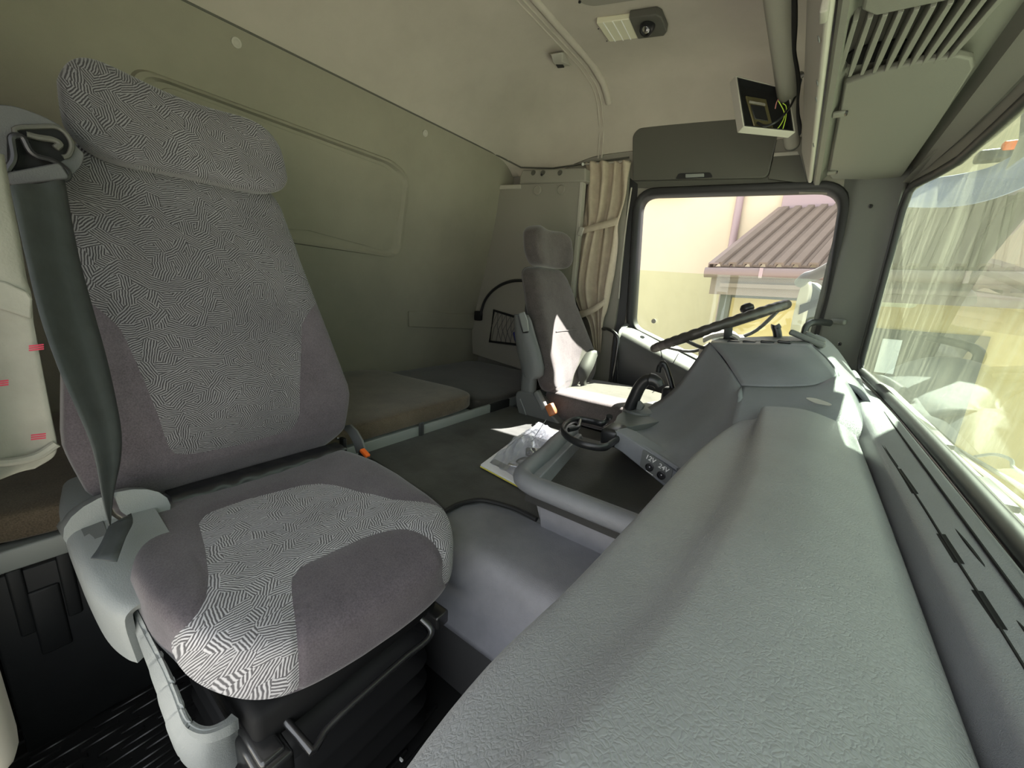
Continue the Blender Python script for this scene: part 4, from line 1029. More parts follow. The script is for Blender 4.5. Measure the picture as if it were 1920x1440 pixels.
for q, y in (((1446, 612), 1.6), ((1336, 631), 1.5)):
    p = P(*q, y=y)
    o = thing('column_stalk', 'black stalk switch upright behind the cowl right of the wheel' if y > 1.55 else 'pale padded instrument hood behind the wheel', 'stalk' if y > 1.55 else 'hood', tuple(p))
    if y > 1.55:
        MB().tube(cr([P(1459, 640, y=y), P(1457, 622, y=y), P(1453, 610, y=y), P(1459, 618, y=y)], 4), [.013] * 12 + [.011], 10).build('stalk_grip', M['black'], o); o.name = 'column_stalk'
        MB().tube([P(1459, 640, y=y), P(1459, 668, y=y)], .008, 8).build('stalk_shaft', M['black'], o)
    else:
        o.name = 'instrument_hood'
        rows = [[P(1318, 632, y=1.60), P(1335, 622, y=1.66), P(1362, 618, y=1.7), P(1380, 624, y=1.66), P(1394, 642, y=1.5)], [P(1318, 640, y=1.5), P(1336, 632, y=1.52), P(1360, 628, y=1.52), P(1378, 632, y=1.5), P(1390, 644, y=1.46)]]
        MB().slab(crgrid(rows, 5, 4), .006).build('hood_shell', M['panel_light'], o)
# ================================================================== LEVERS
gl_ = thing('gear_selector', 'bent black gear selector with hooked grip on the grey console nose', 'gear lever', tuple(P(1190, 772, y=1.2)))
g1 = cr([P(u, v, y=1.2) for u, v in [(1180, 766), (1190, 745), (1199, 726), (1210, 714), (1222, 712), (1232, 717), (1237, 725)]], 6)
MB().tube(g1, [lerp(.019, .017, k / (len(g1) - 1)) if k < len(g1) * .6 else lerp(.021, .015, (k / (len(g1) - 1) - .6) / .4) for k in range(len(g1))], 14).build('selector_grip', M['black'], gl_)
MB().lathe([(.05, -.01), (.048, .006), (.03, .012), (.001, .013)], P(1197, 771, z=.6), (0, 0, 1), 28).build('selector_base', M['seatgrey'], gl_)
MB().prism([P(1196, 752, y=1.18), P(1206, 762, y=1.18), P(1202, 770, y=1.18), P(1192, 768, y=1.18)], (0, .02, 0)).build('selector_fin', M['seatgrey'], gl_, bevel=.002)
pb = thing('parking_brake_lever', 'shiny black forked hand brake lever behind the hooked gear selector', 'lever', tuple(P(1260, 745, y=1.42)))
MB().tube(cr([P(u, v, y=1.42) for u, v in [(1238, 686), (1244, 681), (1249, 690), (1254, 705), (1260, 725), (1264, 745)]], 4), [.008, .010, .011, .011, .010] + [.009] * 16, 10).build('brake_arm', M['black'], pb)
MB().tube(cr([P(u, v, y=1.42) for u, v in [(1234, 698), (1236, 688), (1240, 684)]], 4), .009, 8).build('brake_trigger', M['black'], pb)
MB().rbox(P(1258, 745, y=1.42), (.06, .05, .07), .012).build('brake_housing', M['black'], pb)
# grab handles
gh = thing('grab_handle', 'curved black grab handle on the windscreen pillar above the dashboard end', 'handle', tuple(P(1540, 605, y=2.0)))
MB().tube(cr([P(u, v, y=y) for u, v, y in [(1556, 606, 2.0), (1540, 604, 1.95), (1522, 605, 1.9), (1512, 612, 1.88), (1508, 624, 1.87), (1506, 636, 1.87)]], 5), .011, 10, flat=1.2).build('handle_bar', M['black'], gh)
MB().rbox(P(1508, 634, y=1.88), (.03, .03, .03), .008).build('handle_foot', M['black'], gh)
dg = thing('door_grab_bar', 'slim black upright grab bar on the door pillar beside the tied curtain', 'grab bar', tuple(P(1150, 720, y=2.02)))
MB().tube(cr([P(u, v, y=y) for u, v, y in [(1130, 616, 2.0), (1140, 617, 1.96), (1152, 624, 1.93), (1159, 636, 1.925), (1157, 660, 1.92), (1150, 700, 1.92), (1143, 745, 1.92)]], 5), .0085, 10).build('grab_tube', M['steel'], dg)
MB().rbox(P(1132, 616, y=2.01), (.03, .02, .02), .005).build('grab_mount', M['black'], dg)
# ================================================================== CURTAINS
def curtain(name, label, levels, folds, mat, amp, ydir, seedv):
    """levels: (left px, right px, v, y); one sheet hung in pleats"""
    random.seed(seedv); ph = [random.random() * 2 for _ in range(40)]
    rows = []
    Ls = cr([P(a, v, y=y) for a, b, v, y in levels], 6); Rs = cr([P(b, v, y=y) for a, b, v, y in levels], 6)
    for k, (a, b) in enumerate(zip(Ls, Rs)):
        row = []
        N = folds * 8
        w = (b - a).length
        for j in range(N + 1):
            t = j / N
            q = t + .03 * math.sin(t * 9 + k * .12)
            d = amp * (math.sin(q * folds * 2 * math.pi + .5 * math.sin(k * .15 + t * 3)) * .8 + .4 * math.sin(q * folds * math.pi * .9 + 1)) * min(1, w / .10)
            row.append(lerp(a, b, t) + V((0, ydir * d, 0)))
        rows.append(row)
    return MB().slab(rows, .0022).build(name, mat, None, angle=180)
cl = curtain('curtain', 'beige', [(1097, 1183, 303, 2.045), (1098, 1180, 330, 2.04), (1094, 1176, 370, 2.035), (1092, 1168, 400, 2.03), (1090, 1160, 425, 2.025), (1083, 1158, 455, 2.02), (1077, 1152, 500, 2.015), (1076, 1145, 540, 2.015), (1086, 1138, 580, 2.01), (1100, 1133, 600, 2.01), (1108, 1130, 630, 2.01), (1112, 1128, 662, 2.01)], 4, M['curtain'], .024, 1, 4)
tag(cl, 'long beige curtain tied back in folds beside the driver window', 'curtain', 'cab curtains')
def tie(ptsA, ptsB, parent, name='tieback'):
    return MB().slab([[a, b] for a, b in zip(cr(ptsA, 5), cr(ptsB, 5))], .004).build(name, M['curtain'], parent, angle=180)
tie([P(1084, 428, y=1.99), P(1100, 424, y=1.975), P(1130, 416, y=1.975), P(1160, 407, y=1.99)], [P(1088, 441, y=1.99), P(1102, 436, y=1.975), P(1130, 429, y=1.975), P(1157, 422, y=1.99)], cl)
MB().rbox(P(1089, 434, y=1.975), (.03, .012, .045), .005, Matrix.Rotation(.3, 3, 'Y')).build('tie_tab', M['panel_light'], cl)
tie([P(1078, 585, y=1.985), P(1095, 582, y=1.965), P(1115, 573, y=1.965), P(1134, 560, y=1.99)], [P(1082, 598, y=1.985), P(1096, 594, y=1.965), P(1116, 585, y=1.965), P(1134, 571, y=1.99)], cl)
MB().rbox(P(1137, 564, y=2.035), (.03, .006, .04), .003).build('snap_plate', M['panel_grey'], cl)
MB().disc(P(1137, 565, y=2.03), (0, -1, 0), .006, .004, 12).build('snap_stud', M['steel'], cl)
crr = thing('curtain_rod', 'thin pale rod with a white end ball above the tied curtain', 'curtain rod', tuple(P(1130, 306, y=2.05)))
MB().tube([P(1094, 308, y=2.055), P(1172, 303, y=2.055)], .0045, 8).build('rod', M['panel_light'], crr)
MB().lathe([(.001, -.008), (.008, -.003), (.008, .003), (.001, .008)], P(1093, 308, y=2.05), (1, 0, 0), 12).build('rod_end', M['white'], crr)
# near curtain, hanging right beside the camera on the passenger pillar
random.seed(2)
lv = [(-60, 2, 290, .02), (-60, 18, 380, .025), (-60, 32, 450, .03), (-60, 44, 520, .035), (-60, 54, 552, .038), (-60, 58, 590, .038), (-60, 62, 610, .036), (-60, 80, 700, .034), (-60, 96, 780, .032), (-60, 106, 830, .030), (-60, 100, 856, .028), (-60, 66, 880, .026)]
xs_ = -.72
Rr_ = cr([P(b, v, x=xs_) for a, b, v, y in lv], 6)
rows = []
for k, b in enumerate(Rr_):
    row = []
    for j in range(25):
        t = j / 24
        row.append(V((xs_ + .05 * t + .012 * math.sin(t * 8 + k * .05) - .02 * (1 - t) * t, lerp(b.y, b.y - .13, 1 - (1 - t)), b.z + .0 * t)) + V((.0, 0, -.012 * t if k > 60 else 0)))
    rows.append(row)
nc_ = MB().slab(rows, .003)
M['curtain_near'] = pm('curtain_cloth_near', (.30, .288, .25), .9, spec=.1, bump=.2, bscale=400, var=.08, vscale=20)
ncur = nc_.build('curtain', M['curtain_near'], None, angle=180); tag(ncur, 'cream curtain with small red stitched marks at the passenger pillar behind near seat', 'curtain', 'cab curtains')
tb = [P(u, v, x=-.705) for u, v in [(-40, 520), (10, 528), (52, 548), (60, 560), (58, 598), (20, 585), (-40, 568)]]
MB().prism(tb, (.006, 0, 0)).build('tieback', M['curtain_near'], ncur, bevel=.002)
hem = cr([P(u, v, x=-.712) for u, v in [(-30, 868), (20, 866), (70, 855), (106, 832)]], 5)
MB().tube(hem, .005, 8).build('hem', M['curtain_near'], ncur)
for u, v in ((2, 714), (68, 647), (72, 814)):
    for k in range(3):
        a, b = P(u - 14, v + 4 * k + 2, x=-.6965), P(u + 14, v + 4 * k - 1, x=-.6965)
        MB().tube([a, b], .0009, 5).build('red_stitch', M['red'], ncur)
# ================================================================== OVERHEAD CONSOLE
oc = thing('overhead_console', 'pale grey overhead console above the windscreen with lidded lockers and a ribbed grille', 'overhead console', (.05, 1.0, 1.45))
oy = [-.10, .3, .7, .93, 1.17, 1.5, 1.8, 2.0, 2.07]
def gx(y, z): return wsx(y, z) - .006
rows = []
for y in oy:
    t = ws_top(y); q = (2.05 - y) * .020
    rows.append([V((-.074 + q, y, 1.437)), V((-.068 + q, y, 1.428)), V((-.054 + q * .8, y, 1.427)), V((-.048 + q * .7, y, 1.446)), V((-.036 + q * .5, y, 1.458)), V((.10, y, 1.455)), V((.178, y, 1.452)), V((.190, y, 1.456)), V((.199, y, 1.440)), V((.203, y, 1.424)), V((.207, y, 1.421)), V((lerp(.207, gx(y, t), .62), y, lerp(1.42, t, .42))), V((lerp(.207, gx(y, t), .66), y, lerp(1.42, t, .36))), V((lerp(.207, gx(y, t), .74), y, lerp(1.42, t, .36))), V((lerp(.207, gx(y, t), .78), y, lerp(1.42, t, .62))), V((gx(y, t), y, t + .004)), V((gx(y, t) + .004, y, t - .004))])
rows = [cr([r[j] for r in rows], 4) for j in range(len(rows[0]))]
rows = [[rows[j][i] for j in range(len(rows))] for i in range(len(rows[0]))]
MB().slab(rows, .02).build('console_body', M['overhead'], oc, angle=35)
# rear rail with screws
rl_ = MB()
sec = [(-.133, 1.548), (-.130, 1.540), (-.090, 1.432), (-.082, 1.430), (-.078, 1.434), (-.078, 1.60), (-.133, 1.60)]
rl_.prism([V((x + .042, -.05, z)) for x, z in sec], (-.042, 2.09, 0))
rail = rl_.build('rear_rail', M['panel_light'], oc, bevel=.003)
rr_n = V((-.92, 0, -.38)).normalized()
for u, v in ((1536, 73), (1533, 155), (1531, 186), (1526, 272)):
    y = None
    p = PP(u, v, V((-.096, 1, 1.488)), V((-.92, -.0184, -.38))); MB().lathe([(.006, 0), (.006, .0015), (.003, .002), (.002, .0005)], p, rr_n, 14).build('screw', M['seatgrey'], rail)
a = PP(1546, 20, V((-.114, 1, 1.488)), rr_n); MB().rbox(a, (.010, .03, .018), .003).build('rail_clip', M['panel_grey'], rail)
# locker lid over the driver's half
def under(u, v): 
    q = V((.08, 1.6, 1.428)); return PP(u, v, q, V((.10, 0, 1)))
lid = [under(*q) for q in [(1584, 158), (1640, 138), (1720, 118), (1795, 106), (1822, 112), (1826, 128), (1760, 232), (1692, 330), (1684, 338), (1560, 336), (1554, 326)]]
lidm = MB().prism(lid, (0, 0, .014)).build('locker_lid', M['overhead'], oc, bevel=.004, seg=3)
for u, v in ((1577, 211), (1562, 322)):
    p = under(u, v) + V((-.004, 0, -.003)); MB().rbox(p, (.026, .028, .008), .003).build('lid_hinge', M['overhead'], lidm)
    MB().rbox(p + V((.014, 0, .0)), (.008, .022, .007), .002).build('hinge_gap', M['black'], lidm)
# near locker, over the passenger half
lid2 = [under(*q) for q in [(1606, 42), (1612, 34), (1700, 26), (1790, 14), (1830, -10)]]
ny = .965
l2 = [V((-.02, -.05, 1.438)), V((.155, -.05, 1.422)), V((.160, .92, 1.421)), V((.140, .975, 1.423)), V((.0, .985, 1.436)), V((-.02, .96, 1.438))]
MB().prism(l2, (0, 0, .014)).build('locker_lid', M['overhead'], oc, bevel=.006, seg=3)
# ribbed grille between the lids
gr = MB()
for k in range(10):
    f = k / 9
    a = under(lerp(1570, 1776, f), lerp(148, 116, f)); b = V((lerp(-.025, .150, f), .985, 1.437 - .016 * f))
    m_ = lerp(a, b, .55) + V((0, 0, .0))
    gr.rings([[p + V((-.006 * w, 0, .022)), p + V((-.0045 * w, 0, .0)), p + V((.0045 * w, 0, 0.0)), p + V((.006 * w, 0, .022))] for p, w in ((a, .7), (lerp(a, m_, .5), 1), (m_, 1), (b, .8))])
gr.build('grille', M['overhead'], oc, bevel=.001)
pk = [P(u, v, z=1.452) for u, v in [(1586, 108), (1610, 92), (1680, 76), (1708, 82), (1700, 98), (1640, 116), (1596, 122)]]
MB().prism(cr(pk, 3, True), (0, 0, .004)).build('speaker_opening', M['black_matt'], oc)
# tube along the rear of the console, with dark cable gap
tb_ = thing('roller_tube', 'pale round tube running across the roof behind the console rail', 'tube', (-.17, 1.2, 1.56))
MB().tube([V((-.167, -.05, 1.572)), V((-.167, 1.99, 1.572))], .026, 20).build('tube_body', M['panel_grey'], tb_)
MB().lathe([(.026, 0), (.026, .02), (.02, .03), (.001, .031)], V((-.167, 1.99, 1.572)), (0, 1, 0), 20).build('tube_end', M['flap'], tb_)
cg = thing('cable_loom', 'black cable run in the gap between roof tube and console rail', 'cable', (-.14, 1.3, 1.58))
MB().tube(cr([V((-.142 + .003 * math.sin(k * 1.9), .4 + k * .1, 1.567 + .004 * math.sin(k * 1.3))) for k in range(16)], 3), .0065, 8).build('loom', M['black_matt'], cg)
MB().tube(cr([V((-.148 + .003 * math.sin(k * 2.7), .5 + k * .1, 1.580 + .004 * math.sin(k * 2.1))) for k in range(14)], 3), .005, 8).build('cable', M['black'], cg)
# ================================================================== OPEN MONITOR
mon = thing('monitor_housing', 'small open-backed monitor case with loose wires hanging from the roof tube', 'monitor', tuple(P(1435, 195, y=1.5)))
TL, TR, BR, BL = P(1379, 141, y=1.44), P(1480, 166, y=1.54), P(1492, 248, y=1.54), P(1394, 238, y=1.44)
mu = (TR - TL).normalized(); mn = (BL - TL).cross(mu).normalized()
if mn.y > 0: mn = -mn
dp = -mn * .030
fr_o = [TL, TR, BR, BL]; cm_ = sum(fr_o, V()) / 4
fr_i = [lerp(p, cm_, .06) for p in fr_o]
shell = MB().frame(fr_o, fr_i, dp).build('case_frame', M['panel_light'], mon, bevel=.002)
MB().prism([lerp(p, cm_, .03) + dp * .8 for p in fr_o], dp * .2).build('screen_back', M['black_matt'], mon)
iw = MB().frame([lerp(p, cm_, .058) - mn * .001 for p in fr_o], [lerp(p, cm_, .10) - mn * .001 for p in fr_o], dp * .8).build('inner_wall', M['black'], mon)
M['brass'] = pm('dull_brass', (.16, .14, .07), .4, metal=.5)
def mq(a, b, d=.6): return TL + (TR - TL) * a + (BL - TL) * b + dp * d
MB().prism([mq(.22, .25), mq(.62, .22), mq(.68, .85), mq(.3, .85)], dp * .15).build('circuit_tray', M['brass'], mon, bevel=.002)
MB().prism([mq(.28, .42, .5), mq(.55, .40, .5), mq(.58, .68, .5), mq(.32, .70, .5)], dp * .1).build('circuit_cover', M['black'], mon, bevel=.002)
MB().prism([mq(.26, .36, .45), mq(.56, .34, .45), mq(.56, .38, .45), mq(.26, .40, .45)], dp * .1).build('tray_tab', M['panel_grey'], mon)
M['wire_y'] = pm('yellow_green_wire', (.55, .75, .08), .4); M['wire_p'] = pm('pink_wire', (.65, .30, .25), .4)
MB().tube(cr([mq(.80, .25, .3), mq(.86, .45, .2), mq(.82, .62, .1), mq(.70, .82, .2), mq(.62, .86, .3)], 5), .0013, 6).build('wire', M['wire_y'], mon)
MB().tube(cr([mq(.88, .28, .3), mq(.92, .35, .2), mq(.86, .60, .1), mq(.78, .84, .2)], 5), .0012, 6).build('wire', M['wire_y'], mon)
MB().tube(cr([mq(.80, .22, .3), mq(.74, .32, .2), mq(.70, .44, .2)], 5), .0014, 6).build('wire', M['wire_p'], mon)
MB().tube(cr([P(1502, 150, y=1.6), P(1494, 175, y=1.57), P(1478, 205, y=1.5), P(1455, 228, y=1.47), P(1435, 236, y=1.47), P(1420, 230, y=1.48)], 5), .0035, 8).build('cable', M['black'], mon)
MB().tube([P(1462, 163, y=1.54), P(1500, 142, y=1.66)], .012, 10).build('mount_arm', M['steel'], mon)
MB().lathe([(.001, -.02), (.02, -.012), (.022, 0), (.02, .012), (.001, .02)], P(1478, 146, y=1.6), (1, .3, 0), 16).build('mount_joint', M['black'], mon)
# ================================================================== SIDE LOCKER OVER DRIVER WINDOW
sf = thing('window_locker', 'dark grey locker lid with a recessed catch above the driver window', 'locker', (-.55, 2.08, 1.6))
YS = 2.072
fl = [P(u, v, y=YS) for u, v in [(1186, 338), (1186, 252), (1200, 238), (1385, 219), (1466, 212), (1441, 326), (1432, 333)]]
MB().prism(rnd(fl, [.01, .03, .03, .01, .02, .02, .01], 5), (0, .03, 0)).build('lid', M['flap'], sf, bevel=.004, seg=3)
MB().prism([P(u, v, y=YS + .008) for u, v in [(1440, 335), (1450, 292), (1500, 290), (1515, 345)]], (0, .03, 0)).build('end_panel', M['flap'], sf, bevel=.003)
MB().prism([P(u, v, y=YS + .004) for u, v in [(1452, 286), (1496, 283), (1498, 290), (1450, 293)]], (0, .02, 0)).build('trim_strip', M['panel_light'], sf, bevel=.002)
lt = rnd([P(u, v, y=YS - .001) for u, v in [(1266, 336), (1272, 325), (1332, 323), (1337, 333)]], .01, 4)
cat = MB().prism(lt, (0, .01, 0)).build('catch_recess', M['black'], sf)
MB().prism([P(u, v, y=YS - .006) for u, v in [(1285, 326), (1320, 325), (1320, 331), (1285, 333)]], (0, .008, 0)).build('catch', M['rail'], cat, bevel=.002)
hdr = MB().prism([P(u, v, y=2.095) for u, v in [(1186, 338), (1440, 332), (1530, 345), (1585, 350), (1585, 362), (1190, 352)]], (0, .04, 0)).build('window_header', M['flap'], sf)
# ================================================================== CEILING FITTINGS
dl = thing('dome_lamp', 'roof lamp with ribbed cream lens and dark swivelling spotlight', 'lamp', tuple(P(1185, 58, z=1.91)))
def cz(u, v, d=.0):
    z = 1.93
    for _ in range(8):
        p = P(u, v, z=z); z = czx(p.x) - d
    return P(u, v, z=z)
ln = [cz(u, v, .018) for u, v in [(1118, 44), (1180, 36), (1196, 72), (1142, 79)]]
lens = MB().prism(ln, (0, 0, .02)).build('lamp_lens', M['lens'], dl, bevel=.003)
for k in (.22, .5, .76):
    MB().tube([lerp(ln[0], ln[1], k) + V((0, 0, -.0005)), lerp(ln[3], ln[2], k) + V((0, 0, -.0005))], .0018, 6).build('lens_rib', M['white'], lens)
hsn = [cz(u, v, .026) for u, v in [(1179, 35), (1230, 28), (1240, 33), (1251, 60), (1245, 68), (1196, 74)]]
MB().prism(hsn, (0, 0, .026)).build('spot_housing', M['flap'], dl, bevel=.004, seg=3)
sc0 = cz(1213, 52, .034)
dirv = V((-.15, -.45, -.85)).normalized()
spot = MB().lathe([(.02, -.03), (.026, -.012), (.026, .006), (.022, .014), (.017, .015), (.016, .010), (.001, .010)], sc0, dirv, 24).build('spot_barrel', M['black'], dl)
MB().lathe([(.016, .010), (.010, .014), (.001, .0155)], sc0, dirv, 20).build('spot_lens', M['chrome'], spot)
for u, v in ((1122, 54), (1138, 77)):
    MB().disc(cz(u, v, .0185), (0, 0, -1), .003, .001, 10).build('screw', M['black'], dl)
hk = thing('coat_hook', 'small beige hooded coat hook on the roof beside the cross rib', 'hook', tuple(cz(1050, 112, .0)))
b4 = [cz(u, v, 0) for u, v in [(1028, 100), (1056, 96), (1072, 124), (1042, 124)]]; t4 = [cz(u, v, .030) for u, v in [(1033, 102), (1055, 98), (1054, 116), (1036, 117)]]
MB().hexa(b4, t4).build('hook_hood', M['panel_light'], hk, bevel=.003)
MB().prism([cz(u, v, .014) for u, v in [(1040, 118), (1054, 117), (1058, 127), (1046, 128)]], (0, 0, .004)).build('hook_mouth', M['black'], hk)
cp = thing('ceiling_plug', 'flat round beige cap in the roof lining left of the coat hook', 'cap', tuple(cz(907, 175)))
c = None
q = cz(907, 175); t1 = (cz(912, 175) - q).normalized(); t2 = (cz(907, 180) - q).normalized(); nn = t1.cross(t2).normalized()
if nn.z > 0: nn = -nn
MB().lathe([(.019, -.004), (.019, .001), (.017, .0022), (.016, .001), (.001, .001)], q, nn, 24).build('cap_disc', M['liner'], cp)
ht = thing('roof_hatch', 'corner of the pinkish grey roof hatch frame above the dome lamp', 'hatch', tuple(cz(1140, 5)))
hp_ = rnd([cz(u, v, .012) for u, v in [(1050, -30), (1090, 8), (1112, 13), (1195, 1), (1320, -20), (1300, -60), (1080, -70)]], .03, 5)
MB().prism(hp_, (0, 0, .02)).build('hatch_frame', M['panel_grey'], ht, bevel=.004)
MB().disc(cz(1087, 3, .014), (0, 0, -1), .005, .003, 12).build('hatch_bolt', M['black'], ht)
# ================================================================== THINGS ON THE TUNNEL
bk_ = thing('booklet', 'white booklet with a yellow edge lying on the engine cover under a plastic bag', 'booklet', tuple(P(960, 870, z=.425)))
bz = .4265
q4 = [P(901, 875, z=bz), P(928, 856, z=bz), P(1040, 838, z=bz), P(1012, 925, z=bz)]
q4 = [P(901, 874, z=bz), P(974, 913, z=bz), P(974, 913, z=bz) + V((.16, .17, 0)) * 0 + (P(1050, 835, z=bz) - P(974, 913, z=bz)) * .9, P(901, 874, z=bz) + (P(1050, 835, z=bz) - P(974, 913, z=bz)) * .9]
MB().prism(q4, (0, 0, .006)).build('pages', M['paper'], bk_, bevel=.001)
MB().prism([lerp(p, sum(q4, V()) / 4, -.012) + V((0, 0, -.0025)) for p in q4], (0, 0, .0022)).build('cover', M['yellow'], bk_)
qa = lambda a, b: q4[0] + (q4[1] - q4[0]) * a + (q4[3] - q4[0]) * b + V((0, 0, .0065))
MB().prism([qa(.12, .10), qa(.55, .10), qa(.55, .20), qa(.12, .20)], (0, 0, .0004)).build('printed_bar', M['seatgrey'], bk_, smooth=False)
M['bag'] = None
def bag_mat():
    m, nt, b = _mat('clear_polythene'); L = nt.links; nt.nodes.remove(b); out = nt.nodes['Material Output']
    tr = _nd(nt, 'ShaderNodeBsdfTransparent', Color=(.93, .94, .97, 1)); gl = _nd(nt, 'ShaderNodeBsdfGlossy', Roughness=.12); df = _nd(nt, 'ShaderNodeBsdfDiffuse', Color=(.8, .82, .88, 1))
    m1 = _nd(nt, 'ShaderNodeMixShader'); m1.inputs[0].default_value = .22; L.new(tr.outputs[0], m1.inputs[1]); L.new(gl.outputs[0], m1.inputs[2])
    m2 = _nd(nt, 'ShaderNodeMixShader'); m2.inputs[0].default_value = .16; L.new(m1.outputs[0], m2.inputs[1]); L.new(df.outputs[0], m2.inputs[2])
    L.new(m2.outputs[0], out.inputs['Surface']); return m
M['bag'] = bag_mat()
bgq = [P(918, 868, z=.432), P(985, 905, z=.432), P(1065, 826, z=.432), P(1012, 790, z=.432)]
random.seed(11)
from mathutils import noise as NZ
rows = []
for i in range(29):
    row = []
    for j in range(29):
        a, b = i / 28, j / 28
        p = bgq[0] * (1 - a) * (1 - b) + bgq[1] * (1 - a) * b + bgq[2] * a * b + bgq[3] * a * (1 - b)
        e = min(a, b, 1 - a, 1 - b)
        h = .045 * min(1, e / .3) * (.6 + .4 * math.sin(a * 5)) + (abs(NZ.noise(V((a * 6, b * 6, 1)))) * .03 + abs(NZ.noise(V((a * 13, b * 13, 4)))) * .012) * min(1, e / .08)
        row.append(p + V((.006 * NZ.noise(V((a * 7, b * 7, 9))), .006 * NZ.noise(V((a * 7, b * 7, 19))), h)))
    rows.append(row)
bag = MB().grid(rows).grid([[V((p.x, p.y, .4335)) for p in r] for r in rows]).build('plastic_bag', M['bag'], None, angle=25)
tag(bag, 'crumpled clear plastic bag lying on the white booklet beside the oddments tray', 'plastic bag')
chg = thing('charger_cable', 'dark charger plug and coiled cable inside the clear plastic bag', 'charger', tuple(P(985, 868, z=.44)))
MB().tube([P(984, 866, z=.441) + V((.022 * math.cos(t) * (1 + .12 * math.sin(t * 3.3)), .03 * math.sin(t), .003 * math.sin(t * 2.3))) for t in [k * .25 for k in range(90)]], .0028, 6).build('cable_coil', M['black'], chg)
MB().rbox(P(1000, 848, z=.446), (.05, .035, .02), .005, Matrix.Rotation(.6, 3, 'Z')).build('plug', M['steel'], chg)
MB().rbox(P(965, 872, z=.44), (.04, .025, .008), .003, Matrix.Rotation(.3, 3, 'Z')).build('clip', M['chrome'], chg)
wr_ = MB().tube([P(1003, 818, z=.47), P(1024, 787, z=.53)], .0012, 6).build('wire_stub', M['rail']); tag(wr_, 'thin stiff wire sticking up out of the clear plastic bag', 'wire')
# ================================================================== OUTSIDE
M['render_cream'] = pm('cream_render', (.54, .46, .33), .9, spec=.1, var=.05, vscale=.8)
M['render_ochre'] = pm('ochre_render', (.52, .40, .19), .9, spec=.1, var=.08, vscale=1.2)
M['roofbrown'] = pm('roof_sheet', (.17, .135, .108), .85, spec=.1, var=.08, vscale=2)
M['roofdark'] = pm('fascia_brown', (.17, .125, .11), .4)
M['pipe'] = pm('downpipe', (.30, .22, .22), .5)
M['ground'] = pm('yard_ground', (.45, .43, .37), .9, spec=.1, var=.15, vscale=1)
M['greydoor'] = pm('door_dark', (.07, .07, .065), .6)
GZ = -1.45
g = MB().box((2, 5, GZ - .05), (60, 60, .1)).build('yard', M['ground'], None, smooth=False); struct(g); g.name = 'ground'
dv = V((.178, .890, .420)).normalized()
bd = thing('building', 'cream rendered building with a brown sheet-roofed annexe outside the driver window', 'building', (0, 8.5, GZ))
MB().box((-4, 8.62, 1.375), (24, .3, 5.65)).build('main_wall', M['render_cream'], bd, smooth=False)
ev = V((-1.10, 6.0, 1.42)); L_ = 2.62; Wd = 7.0
rf = MB(); n = 40
rows = []
def roofp(s, t, h): return ev + V((1, 0, 0)) * s + dv * t + V((0, -.42, .9)) * h
prof = []
sx = 0
for k in range(41):
    x0 = k * .17
    prof += [(x0, .0), (x0 + .012, .042), (x0 + .058, .042), (x0 + .07, .0), (x0 + .10, .0), (x0 + .12, .003), (x0 + .14, .0)]
rf.slab([[roofp(s, t, h) for s, h in prof] for t in (0, L_)], .03)
rf.build('roof_sheet', M['roofbrown'], bd, angle=20)
c1 = roofp(-.03, L_ - .06, .03); MB().box((c1.x + Wd / 2, 8.42, c1.z + .14), (Wd, .12, .34)).build('roof_flashing', M['pipe'], bd, bevel=.01)
MB().slab([[roofp(-.06, t, -.06), roofp(-.06, t, .045), roofp(.05, t, .045)] for t in (-.02, L_)], .02).build('verge_board', M['roofdark'], bd)
MB().box((2.35, 6.06, 1.25), (6.95, .03, .36)).build('fascia', M['roofdark'], bd, smooth=False)
gt = MB().tube([V((-1.20, 5.95, 1.345)), V((5.9, 5.95, 1.345))], .065, 14).build('gutter', M['roofdark'], bd)
for x in (-.55, .3, 1.2, 2.1): MB().box((x, 5.92, 1.345), (.04, .07, .12)).build('gutter_bracket', M['pipe'], gt)
MB().box((2.45, 6.5, -.1), (6.7, .14, 2.7)).build('annexe_wall', M['render_ochre'], bd, smooth=False)
MB().box((2.4, 6.25, 1.19), (6.8, .55, .05)).build('soffit', M['roofdark'], bd, smooth=False)
MB().box((-.93, 6.2, -.2), (.13, .13, 2.9)).build('corner_post', M['greydoor'], bd, smooth=False)
MB().box((-.40, 6.2, 1.10), (1.1, .06, .12)).build('porch_beam', M['greydoor'], bd, smooth=False)
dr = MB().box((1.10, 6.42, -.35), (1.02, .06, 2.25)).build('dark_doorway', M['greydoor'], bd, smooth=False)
MB().box((.86, 6.38, .46), (.17, .03, .40)).build('white_panel', M['paper'], dr, smooth=False)  # plain white panel set against the dark doorway
MB().rbox(P(1682, 567, y=6.38), (.34, .12, .11), .05, None, 5).build('wall_lamp', M['lens'], bd)
MB().tube([V((-1.32, 8.41, 4.1)), V((-1.32, 8.41, -1.3))], .062, 12).build('downpipe', M['pipe'], bd)
for z in (1.9, 3.0): MB().box((-1.32, 8.43, z), (.16, .09, .05)).build('pipe_clip', M['pipe'], bd)
MB().box((-2.63, 8.40, 2.98), (.95, .16, .10)).build('window_sill', M['white'], bd, smooth=False)
